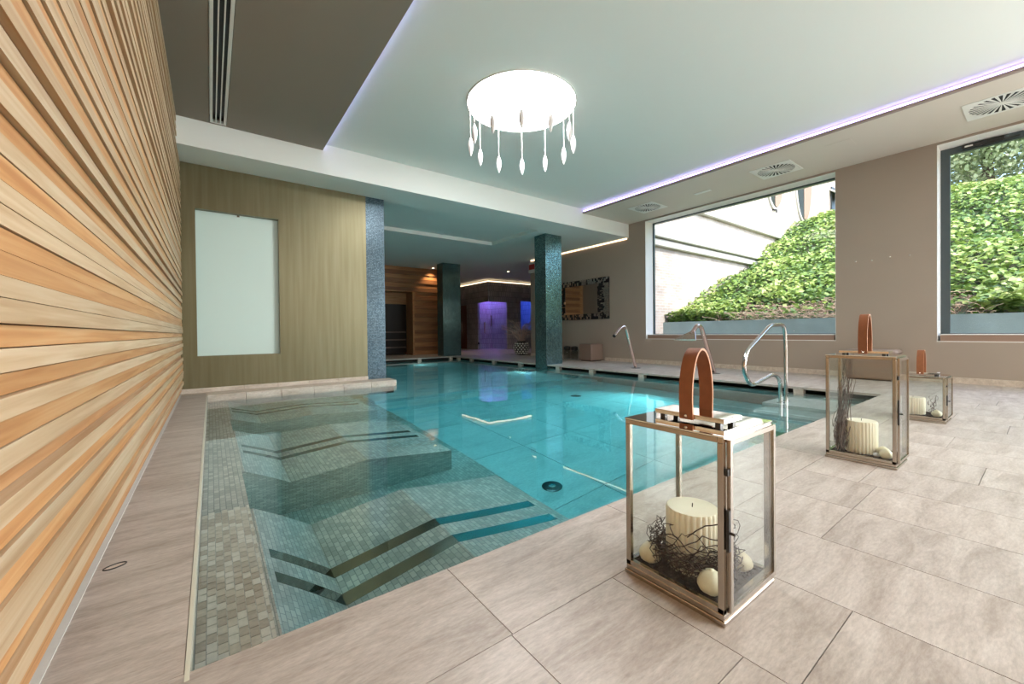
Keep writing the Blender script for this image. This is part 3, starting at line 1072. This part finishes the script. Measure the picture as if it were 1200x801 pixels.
obj('wall_inner', MB().box(-.75, 2.17, 7.4, 7.5, -.1, 3.3).box(2.2, 2.3, 7.5, 21, -.5, 3.3), 'taupe_wall', kind='structure')
for i, (loc, lab) in enumerate((((6.55, 13.55, bmz), 'recessed warm spotlight above the timber sauna wall'), ((9.36, 12.74, bmz), 'recessed warm spotlight in front of the shower block'))):
    o = empty('ceiling_spot', loc, lab, 'lamp', 'recessed ceiling spots')
    obj('ring', MB().lathe([(.06, 0), (.06, -.008), (.045, -.008)], n=16), 'nickel', o, True)
    obj('bulb', MB().lathe([(.04, -.004), (.04, -.0095)], n=16), 'bulb', o)
    light('spot_light', 'SPOT', Vector(loc) + Vector((0, 0, -.03)), 45 if i == 0 else 60, ((1, .66, .36), (1, .80, .62))[i], .03, direction=(0, .25, -1), spot_size=math.radians(95), spot_blend=.7)

# vase with dried grasses
vz = empty('vase', (8.66, 11.05, 0), 'round silver mosaic vase holding dried grass beside the taupe wall end', 'vase')
vprof = [(.12, 0), (.20, .06), (.26, .18), (.27, .27), (.22, .38), (.15, .46), (.14, .48)]
obj('body', MB().lathe(vprof, n=24), 'vase_dark', vz, True)
dots = MB()
for j in range(6):
    zz = .06 + .066 * j
    rr = np.interp(zz, [p[1] for p in vprof], [p[0] for p in vprof])
    for i in range(14):
        a = 2 * PI * (i + .5 * (j % 2)) / 14
        dots.ball((rr * math.cos(a), rr * math.sin(a), zz), .038, .038, .030, 6, 4)
obj('mosaic_studs', dots, 'stud', vz, True, kind='stuff')
gr = MB()
for i in range(70):
    a, s_ = random.uniform(0, 2 * PI), random.uniform(.1, .75)
    h_ = random.uniform(.25, .75)
    dx, dy = s_ * math.cos(a), s_ * math.sin(a)
    if dx > .3:
        dx = .3
    pts = [(dx * .08, dy * .08, .46), (dx * .5, dy * .5, .48 + h_ * .75), (dx, dy, .46 + h_)]
    gr.tube(pts, [.004, .006, .014], 4)
obj('dried_grass', gr, 'dry_grass', vz, kind='stuff')

# ------------------------------------------------------------------ pool fittings
# swan neck spouts


def bez(pts, n=6, rad=.3):
    """round the corners of a polyline"""
    P = [Vector(p) for p in pts]
    out_ = [P[0]]
    for i in range(1, len(P) - 1):
        a, b_, c = P[i - 1], P[i], P[i + 1]
        ra = min(rad, (a - b_).length * .45, (c - b_).length * .45)
        p0 = b_ + (a - b_).normalized() * ra
        p2 = b_ + (c - b_).normalized() * ra
        for k_ in range(n + 1):
            t_ = k_ / n
            out_.append(p0 * (1 - t_) ** 2 + b_ * 2 * t_ * (1 - t_) + p2 * t_ ** 2)
    out_.append(P[-1])
    return out_


sp = empty('water_spout', (7.28, 5.33, 0), 'copper toned swan neck spout with a plain tip, farther along the right deck', 'spout', 'spouts on the right deck')
obj('pipe', MB().tube(bez([(0, 0, 0), (-.33, 0, .88), (-.47, 0, .885), (-.70, 0, .70)], 6, .09), .034, 12), 'copper_steel', sp, True)
obj('flange', MB().lathe([(.10, 0), (.10, .006), (.05, .012)], n=20), 'steel_dark', sp, True)
obj('tip', MB().tube([(-.695, 0, .705), (-.712, 0, .69)], .036, 12), 'dark_metal', sp, True)
sp = empty('water_spout', (7.43, 3.72, 0), 'copper toned swan neck spout with a wide fan mouth, nearer the handrail', 'spout', 'spouts on the right deck')
obj('pipe', MB().tube(bez([(0, 0, 0), (-.46, 0, .86), (-.60, 0, .885), (-.80, 0, .72)], 6, .09), .036, 12), 'copper_steel', sp, True)
obj('flange', MB().lathe([(.10, 0), (.10, .006), (.05, .012)], n=20), 'steel_dark', sp, True)
fan = MB()
a0, a1 = Vector((-.72, 0, .79)), Vector((-1.0, 0, .62))
fan.add([(-.73, -.035, .79), (-.73, .035, .79), (-.70, .035, .745), (-.70, -.035, .745), (-1.0, -.20, .645), (-1.0, .20, .645), (-.99, .20, .625), (-.99, -.20, .625)],
        [(0, 1, 5, 4), (1, 2, 6, 5), (2, 3, 7, 6), (3, 0, 4, 7), (0, 3, 2, 1), (4, 5, 6, 7)])
obj('fan_mouth', fan, 'copper_steel', sp, bevel=.006)
# handrail
hr = empty('pool_handrail', (5.8, 2.03, WZ), 'bent steel handrail rising from the water over the pool steps', 'handrail')
rp = [(5.71, -.36), (5.70, .17), (5.50, .26), (4.86, .16), (4.69, .36), (4.76, .55), (5.42, .855), (5.84, .855), (5.875, .6), (5.88, -.36)]
obj('tube', MB().tube(bez([(x - 5.8, 0, zz - WZ) for x, zz in rp], 7, .12), .022, 12), 'rail_steel', hr, True)
for x in (5.71, 5.88):
    obj('flange', MB().lathe([(.045, -.176), (.045, -.166), (.026, -.156)], (x - 5.8, 0, 0), n=16), 'chrome', hr, True)


# ------------------------------------------------------------------ lanterns
def lantern(x, y, dx, dy, h, handle_h, label, hy=.5):
    """x, y: the corner nearest the camera; dx, dy run away from it"""
    o = empty('lantern', (x, y, 0), label, 'lantern', 'metal and glass lanterns on the front deck')
    t_ = .017
    # base tray, two steps
    obj('base', MB().box(-.004, dx + .004, -.004, dy + .004, 0, .014).box(.0, dx, .0, dy, .014, .030), 'nickel', o, bevel=.002)
    # four posts and top rails
    for px, py in ((0, 0), (dx - t_, 0), (0, dy - t_), (dx - t_, dy - t_)):
        obj('post', B(px, px + t_, py, py + t_, .030, h - .016), 'nickel', o, bevel=.0015)
    for bx_ in ((0, dx, 0, t_), (0, dx, dy - t_, dy), (0, t_, t_, dy - t_), (dx - t_, dx, t_, dy - t_)):
        obj('top_rail', B(bx_[0], bx_[1], bx_[2], bx_[3], h - .016, h - .001), 'nickel', o, bevel=.0015)
        obj('bottom_rail', B(bx_[0], bx_[1], bx_[2], bx_[3], .030, .046), 'nickel', o, bevel=.0015)
    obj('top_plate', B(-.002, dx + .002, -.002, dy + .002, h - .001, h + .004), 'mirror_metal', o, bevel=.001)
    g_ = .006
    for bx_ in ((g_, g_ + .003, t_, dy - t_), (dx - g_ - .003, dx - g_, t_, dy - t_), (t_, dx - t_, dy - g_ - .003, dy - g_)):
        obj('pane', B(bx_[0], bx_[1], bx_[2], bx_[3], .046, h - .016), 'glass', o)
    # hinged door on the narrow side, its own frame in front of the posts
    d_ = empty('door', (0, 0, 0))
    d_.parent = o
    f_ = .014
    yo = -.012
    fr = MB()
    fr.box(.016, .016 + f_, yo, -.001, .034, h - .006).box(dx - f_ - .002, dx - .002, yo, -.001, .034, h - .006)
    fr.box(.016 + f_, dx - f_ - .002, yo, -.001, .034, .034 + f_).box(.016 + f_, dx - f_ - .002, yo, -.001, h - .006 - f_, h - .006)
    obj('door_frame', fr, 'nickel', d_)
    obj('door_pane', B(.016 + f_, dx - f_ - .002, -.008, -.005, .034 + f_, h - .006 - f_), 'glass', d_)
    obj('latch', MB().box(.005, .016, -.012, -.004, h * .40, h * .62).tube([(.011, -.012, h * .50), (.011, -.026, h * .50)], .004, 8), 'dark_metal', d_)
    obj('hinge', B(.004, .018, -.010, -.002, h * .80, h * .835), 'dark_metal', d_)
    # raised handle plate and strap
    cx_, cy_ = dx * .5, dy * .5
    pw, ply = .055 * dx / .31, .115 * dy / .32
    hp_ = obj('handle_plate', B(cx_ - pw, cx_ + pw, cy_ - ply, cy_ + ply, h + .014, h + .028), 'mirror_metal', o, bevel=.001)
    for sx in (-1, 1):
        for sy_ in (-1, 1):
            obj('spacer', B(cx_ + sx * pw * .7 - .008, cx_ + sx * pw * .7 + .008, cy_ + sy_ * ply * .8 - .008, cy_ + sy_ * ply * .8 + .008, h + .004, h + .014), 'dark_metal', hp_)
    ys_ = cy_ + (hy - .5) * dy
    sw = .022
    arc = []
    za, zb_ = h + .012, h + .014 + handle_h
    R_ = pw + .004
    zs = za + (zb_ - za) * .30
    for k_ in range(5):
        arc.append((cx_ - R_ - .003 * k_ / 5, za + (zs - za) * k_ / 5))
    for k_ in range(25):
        a = PI - PI * k_ / 24
        arc.append((cx_ + (R_ + .003) * math.cos(a), zs + (zb_ - zs) * math.sin(a)))
    for k_ in range(4, -1, -1):
        arc.append((cx_ + R_ + .003 * k_ / 5, za + (zs - za) * k_ / 5))
    vs, fs = [], []
    th = .0032
    for i_, (ax, az) in enumerate(arc):
        pv = Vector(arc[max(i_ - 1, 0)])
        nx = Vector(arc[min(i_ + 1, len(arc) - 1)])
        tv = (nx - pv).normalized()
        nv = Vector((-tv.y, tv.x)) * th
        for s1, s2 in ((1, -1), (1, 1), (-1, 1), (-1, -1)):
            vs.append((ax + nv.x * s1, ys_ + sw * s2, az + nv.y * s1))
    k_ = len(arc)
    side = []
    for i_ in range(k_ - 1):
        for j_ in range(4):
            fs.append((i_ * 4 + j_, i_ * 4 + (j_ + 1) % 4, i_ * 4 + 4 + (j_ + 1) % 4, i_ * 4 + 4 + j_))
    fs += [(3, 2, 1, 0), tuple((k_ - 1) * 4 + q for q in range(4))]
    strap = MB().add(vs, fs)
    so = obj('handle_strap', strap, 'leather', o, True)
    so.data.materials.append(MAT['leather_edge'])
    for pi_, p_ in enumerate(so.data.polygons):
        if pi_ < (k_ - 1) * 4 and pi_ % 4 in (1, 3):
            p_.material_index = 1
    for sx in (-1, 1):
        obj('rivet', MB().ball((cx_ + sx * (R_ + .003), ys_, h + .022), .006, n=8, m=6), 'chrome', so, True)
    return o


def candle(x, y, r, h, label):
    o = empty('candle', (x, y, .03), label, 'candle', 'ribbed cream candles in the lanterns')
    k_ = 168
    pr = [(r * .97, 0), (r, .006), (r, h - .01), (r * .95, h - .002), (r * .60, h), (r * .1, h - .004)]
    mb = MB()
    vs, fs = [], []
    for j_, (rr, zz) in enumerate(pr):
        for i_ in range(k_):
            a = 2 * PI * i_ / k_
            q = rr * (1 + (.060 * abs(math.sin(14 * a)) - .05 if j_ < 3 else 0))
            vs.append((q * math.cos(a), q * math.sin(a), zz))
    for j_ in range(len(pr) - 1):
        for i_ in range(k_):
            p_, q_ = j_ * k_ + i_, j_ * k_ + (i_ + 1) % k_
            fs.append((p_, q_, q_ + k_, p_ + k_))
    fs += [tuple(range(k_ - 1, -1, -1)), tuple(range((len(pr) - 1) * k_, len(pr) * k_))]
    obj('wax', mb.add(vs, fs), 'candle', o, True)
    obj('wick', MB().tube([(0, 0, h - .006), (.002, 0, h + .008)], .0015, 5), 'twig', o)
    return o


def twigs(x, y, boxd, n_, label, tall=False, ring=None):
    mb = MB()
    for i_ in range(n_):
        if tall:
            a = random.uniform(0, 2 * PI)
            s0 = Vector((max(-.03, random.gauss(0, .016)), min(.022, random.gauss(0, .014)), random.uniform(0, .1)))
            pts = [s0]
            top = .06 + (boxd[2] - .06) * (random.random() ** 1.6 if n_ > 20 else random.random())
            lean = Vector((.05, -.02, 1)) if False else Vector((boxd[0], boxd[1], 0))
            for k_ in range(1, 6):
                u_ = k_ / 5
                pts.append(s0 + lean * u_ * top / boxd[2] + Vector((random.gauss(0, .010), random.gauss(0, .010), top * u_)))
            mb.tube(pts, [random.uniform(.0016, .0032) * (1 - .6 * q_ / 5) for q_ in range(6)], 4)
        else:
            # wisps that wind round the candle
            a0_ = random.uniform(0, 2 * PI)
            rr = ring[0] + random.uniform(0, ring[1])
            sp_ = random.uniform(.6, 1.9) * random.choice((-1, 1))
            zc = abs(random.gauss(0, .035)) + .004
            am = random.uniform(.01, .06)
            pts = []
            for k_ in range(9):
                u_ = k_ / 8
                a = a0_ + sp_ * u_
                q = rr + random.gauss(0, .008)
                px, py = q * math.cos(a), q * math.sin(a)
                px = max(boxd[0], min(boxd[1], px))
                py = max(boxd[2], min(boxd[3], py))
                pts.append((px, py, max(.003, zc + am * math.sin(u_ * PI) + random.gauss(0, .006))))
            mb.tube(pts, random.uniform(.0009, .0019), 4)
    return obj('twig_bundle', mb, 'bark_twig' if tall else 'twig', loc=(x, y, .045), label=label, cat='twigs', kind='stuff')


def gravel(x0, x1, y0, y1, label, n_=260, z=.031):
    mb = MB().box(x0, x1, y0, y1, z, z + .010)
    for i_ in range(n_):
        r_ = random.uniform(.003, .007)
        mb.ball((random.uniform(x0 + .008, x1 - .008), random.uniform(y0 + .008, y1 - .008), z + .010), r_, r_, r_ * .8, 5, 4)
    return obj('dark_potpourri', mb, 'gravel', label=label, cat='gravel', kind='stuff')


def shell(x, y, r, label, z=.043):
    r *= 1.18
    o = empty('dried_pod', (x, y, z + r * .8), label, 'pod', 'pale round pods in the lanterns')
    mb = MB()
    n1, m1 = 14, 9
    mb.ball((0, 0, 0), r, r, r * .86, n1, m1)
    mb.v = [(vx * (1 + .07 * math.cos(5 * math.atan2(vy, vx))), vy * (1 + .07 * math.cos(5 * math.atan2(vy, vx))), vz_ + (.25 * r if vz_ > .8 * r * .86 else 0) * .4) for vx, vy, vz_ in mb.v]
    obj('husk', mb, 'shell', o, 'all')
    obj('tip', MB().lathe([(r * .25, r * .72), (r * .18, r * .95), (r * .05, r * 1.05)], n=8), 'shell', o, True)
    return o


# front lantern
L1 = (1.095, .526)
lantern(*L1, .312, .318, .51, .215, 'brown strapped metal lantern standing nearest the camera at the pool edge')
gravel(L1[0] + .02, L1[0] + .292, L1[1] + .02, L1[1] + .298, 'dark potpourri covering the base of the front lantern', 420)
candle(L1[0] + .150, L1[1] + .172, .080, .20, 'ribbed cream pillar candle wrapped in twigs inside the front lantern')
twigs(L1[0] + .150, L1[1] + .172, (-.125, .135, -.145, .12), 190, 'tangle of dark twigs around the candle in the front lantern', ring=(.088, .05))
shell(L1[0] + .052, L1[1] + .262, .030, 'pale round pod at the left corner inside the front lantern')
shell(L1[0] + .050, L1[1] + .060, .032, 'pale round pod beside the door post inside the front lantern')
shell(L1[0] + .235, L1[1] + .060, .028, 'pale round pod behind the door pane of the front lantern')
# middle, tallest lantern
L2 = (3.078, .521)
lantern(*L2, .265, .325, .635, .235, 'tallest metal lantern standing in the middle of the three', .5)
gravel(L2[0] + .02, L2[0] + .245, L2[1] + .02, L2[1] + .305, 'dark potpourri covering the base of the middle lantern', 200)
candle(L2[0] + .135, L2[1] + .182, .078, .205, 'ribbed cream pillar candle inside the middle lantern')
twigs(L2[0] + .055, L2[1] + .272, (.085, -.02, .55), 64, 'upright sheaf of twigs leaning in the middle lantern', tall=True)
shell(L2[0] + .105, L2[1] + .075, .027, 'pale pod next to the candle in the middle lantern')
shell(L2[0] + .048, L2[1] + .052, .027, 'pale pod in the front corner of the middle lantern')
obj('pebble', MB().ball((L2[0] + .05, L2[1] + .095, .055), .022, .017, .013), 'pebble', smooth='all', label='grey pebble between two pods in the middle lantern', cat='pebble')
# far, smallest lantern
L3 = (4.856, .523)
lantern(*L3, .30, .325, .385, .205, 'smallest metal lantern farthest along the front deck')
gravel(L3[0] + .02, L3[0] + .28, L3[1] + .02, L3[1] + .305, 'dark potpourri covering the base of the smallest lantern', 120)
candle(L3[0] + .15, L3[1] + .215, .078, .16, 'ribbed cream pillar candle inside the smallest lantern')
shell(L3[0] + .07, L3[1] + .06, .028, 'pale pod in the front corner of the smallest lantern')
twigs(L3[0] + .08, L3[1] + .09, (.02, -.01, .10), 10, 'short twigs beside the pod in the smallest lantern', tall=True)

# ------------------------------------------------------------------ outside
gnd = obj('ground', B(8.93, 40, -25, 6.4, -.2, .30), 'pave', kind='structure')
rw = obj('retaining_wall', B(9.9, 10.1, -14, 6.35, .2, 1.02), 'concrete', kind='structure', label='low concrete retaining wall below the ivy bank')
HX = [9.9, 10.1, 10.8, 12.2, 13.3, 15.2, 17, 19, 21, 24.4, 30, 40]
HZ = [.98, 1.0, 1.2, 1.68, 2.25, 2.92, 3.8, 4.82, 5.45, 6.05, 6.4, 6.5]


def hz(x):
    return np.interp(x, HX, HZ)


gx = np.linspace(10.05, 40, 60)
gy = np.linspace(-22, 6.36, 50)
vs = [(x, y, hz(x) - .06 + .12 * math.sin(x * 1.7 + y) * math.cos(y * 1.3)) for y in gy for x in gx]
fs = [(j * 60 + i, j * 60 + i + 1, (j + 1) * 60 + i + 1, (j + 1) * 60 + i) for j in range(49) for i in range(59)]
obj('hillside', MB().add(vs, fs), 'soil', kind='structure', smooth='all')


def leaves(name, pts, nrm, size, tone, mat, parent=None, **kw):
    """folded four-point leaves, numpy built"""
    n_ = len(pts)
    a = rng.normal(size=(n_, 3))
    t_ = np.cross(a, nrm)
    t_ /= np.linalg.norm(t_, axis=1)[:, None]
    s_ = np.cross(nrm, t_)
    sz = size[:, None]
    base = pts
    v0 = base - t_ * sz * .5
    v1 = base + s_ * sz * .42 + nrm * sz * .12 - t_ * sz * .08
    v2 = base + t_ * sz * .6 - nrm * sz * .08
    v3 = base - s_ * sz * .42 + nrm * sz * .12 - t_ * sz * .08
    V = np.stack([v0, v1, v2, v3], 1).reshape(-1, 3)
    idx = np.arange(n_) * 4
    F = np.stack([idx, idx + 1, idx + 2, idx, idx + 2, idx + 3], 1).reshape(-1)
    me = bpy.data.meshes.new(name)
    me.vertices.add(len(V))
    me.vertices.foreach_set('co', V.reshape(-1))
    me.loops.add(len(F))
    me.loops.foreach_set('vertex_index', F.astype(np.int32))
    me.polygons.add(len(F) // 3)
    me.polygons.foreach_set('loop_start', np.arange(0, len(F), 3, dtype=np.int32))
    me.polygons.foreach_set('loop_total', np.full(len(F) // 3, 3, np.int32))
    at = me.attributes.new('tone', 'FLOAT', 'POINT')
    at.data.foreach_set('value', np.repeat(tone, 4).astype(np.float32))
    me.materials.append(MAT[mat])
    me.update(calc_edges=True)
    me.validate()
    return obj(name, me, None, parent, **kw)


def clump(x, y, s):
    return .5 + .25 * np.sin(x * s + 1.3 * y * s) + .25 * np.sin(y * 1.7 * s - x * .6 * s + 1)


NL = 80000
u_ = rng.random(NL)
px = 10.0 + 16 * u_ ** 1.35
py = rng.uniform(-9, 6.33, NL)
bare = (px < 11.4 - .25 * np.sin(py * 2)) & (py > .8) & (py < 4.6) & (rng.random(NL) < .9)
keep = ~bare
px, py = px[keep], py[keep]
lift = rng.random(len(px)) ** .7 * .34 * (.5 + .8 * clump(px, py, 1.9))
slope = np.gradient(np.interp(np.linspace(9.9, 30, 400), HX, HZ), 20.1 / 399)
sl_ = np.interp(px, np.linspace(9.9, 30, 400), slope)
nr = np.stack([-sl_ * .8, np.zeros_like(px), np.ones_like(px)], 1)
nr += rng.normal(size=nr.shape) * .45
nr /= np.linalg.norm(nr, axis=1)[:, None]
pz = hz(px) + lift - .03
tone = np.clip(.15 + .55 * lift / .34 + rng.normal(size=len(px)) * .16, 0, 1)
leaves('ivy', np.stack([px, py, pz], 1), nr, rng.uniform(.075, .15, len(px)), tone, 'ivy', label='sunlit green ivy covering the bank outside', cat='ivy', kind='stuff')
# dry stems hanging over the retaining wall
dm = MB()
for i_ in range(1000):
    y_ = random.uniform(.6, 5.0)
    x_ = random.uniform(10.0, 11.5)
    ln = random.uniform(.2, .6)
    z_ = float(hz(x_)) + random.uniform(-.02, .08)
    d_ = Vector((random.uniform(-.9, -.2), random.uniform(-.6, .6), random.uniform(-.35, .15)))
    if x_ - ln * .9 < 10.15:
        d_.z = random.uniform(.02, .3)
    p_ = Vector((x_, y_, z_))
    dm.tube([p_, p_ + d_ * ln * .5 + Vector((0, 0, .03)), p_ + d_ * ln], random.uniform(.004, .008), 3)
obj('dry_stems', dm, 'dry', label='dry brown stems above the retaining wall', cat='stems', kind='stuff')

# brick house beside the bank
bh = empty('brick_house', (9.0, 6.35, 0), 'pale brick house with stone cornices behind the large window', 'building')
obj('wall', B(0, 34, 0, .5, -.2, 16), 'brick', bh)
for nm, z0, z1, d_ in (('cornice', 3.46, 3.60, .10), ('cornice', 3.26, 3.46, .20), ('cornice', 3.05, 3.24, .12), ('cornice', 4.27, 4.40, .13)):
    obj(nm, B(.2, 34, -d_, 0, z0, z1), 'cornice', bh, bevel=.02)


def vesica(cx_, zb, hw, hh, grow=0):
    pts = []
    for k_ in range(28):
        a = 2 * PI * k_ / 28
        pts.append((cx_ + (hw + grow) * math.cos(a), 0, zb + hh + (hh + grow) * math.sin(a)))
    return pts


for cx_, zb in ((17.3, 5.45), (20.28, 5.42)):
    f_ = obj('oval_window', MB().prism([(x - 9, y - .06, z_) for x, y, z_ in vesica(cx_, zb, .86, 1.9, .12)], (0, .1, 0)), 'cornice', bh)
    obj('pane', MB().prism([(x - 9, -.075, z_) for x, y, z_ in vesica(cx_, zb, .86, 1.9)], (0, .03, 0)), 'steel_dark', f_)
    obj('shutter', MB().prism([(max(x, cx_ - .1) - 9, -.09, z_) for x, y, z_ in vesica(cx_, zb, .80, 1.84)], (0, .02, 0)), 'sill_brown', f_)
f_ = obj('window', B(23.9 - 9, 25.3 - 9, -.05, .01, 6.2, 7.6), 'steel_dark', bh)
obj('awning', MB().prism([(23.7 - 9, -.5, 7.15), (23.7 - 9, 0, 7.5), (23.7 - 9, 0, 7.4), (23.7 - 9, -.5, 7.05)], (1.7, 0, 0)), 'cornice', f_)
obj('spout', MB().tube([(17.15 - 9, 0, 5.33), (17.15 - 9, -.14, 5.31), (17.15 - 9, -.14, 5.2)], .025, 6), 'dark_metal', bh)
# trees on top of the bank
for i_, (x, y, r_, h_, lab) in enumerate(((25.0, 1.5, 2.6, 4.2, 'loose leafy tree on the bank, nearest the brick house'), (26.0, -3.0, 3.0, 4.6, 'broad leafy tree on the bank in the right window'),
                                         (28.5, -7.0, 3.2, 5.2, 'leafy tree on the bank beyond the right window edge'), (30, 2.5, 3.0, 6.0, 'taller leafy tree standing behind on the bank'))):
    z0 = float(hz(x)) - .1
    o = empty('tree', (x, y, z0), lab, 'tree', 'trees on top of the bank')
    obj('trunk', MB().tube([(0, 0, 0), (.1, .05, h_ * .35), (0, .1, h_ * .7)], [.2, .15, .08], 8), 'bark', o, True)
    nn = 8000
    d_ = rng.normal(size=(nn, 3))
    d_ /= np.linalg.norm(d_, axis=1)[:, None]
    rad = rng.random(nn) ** .4
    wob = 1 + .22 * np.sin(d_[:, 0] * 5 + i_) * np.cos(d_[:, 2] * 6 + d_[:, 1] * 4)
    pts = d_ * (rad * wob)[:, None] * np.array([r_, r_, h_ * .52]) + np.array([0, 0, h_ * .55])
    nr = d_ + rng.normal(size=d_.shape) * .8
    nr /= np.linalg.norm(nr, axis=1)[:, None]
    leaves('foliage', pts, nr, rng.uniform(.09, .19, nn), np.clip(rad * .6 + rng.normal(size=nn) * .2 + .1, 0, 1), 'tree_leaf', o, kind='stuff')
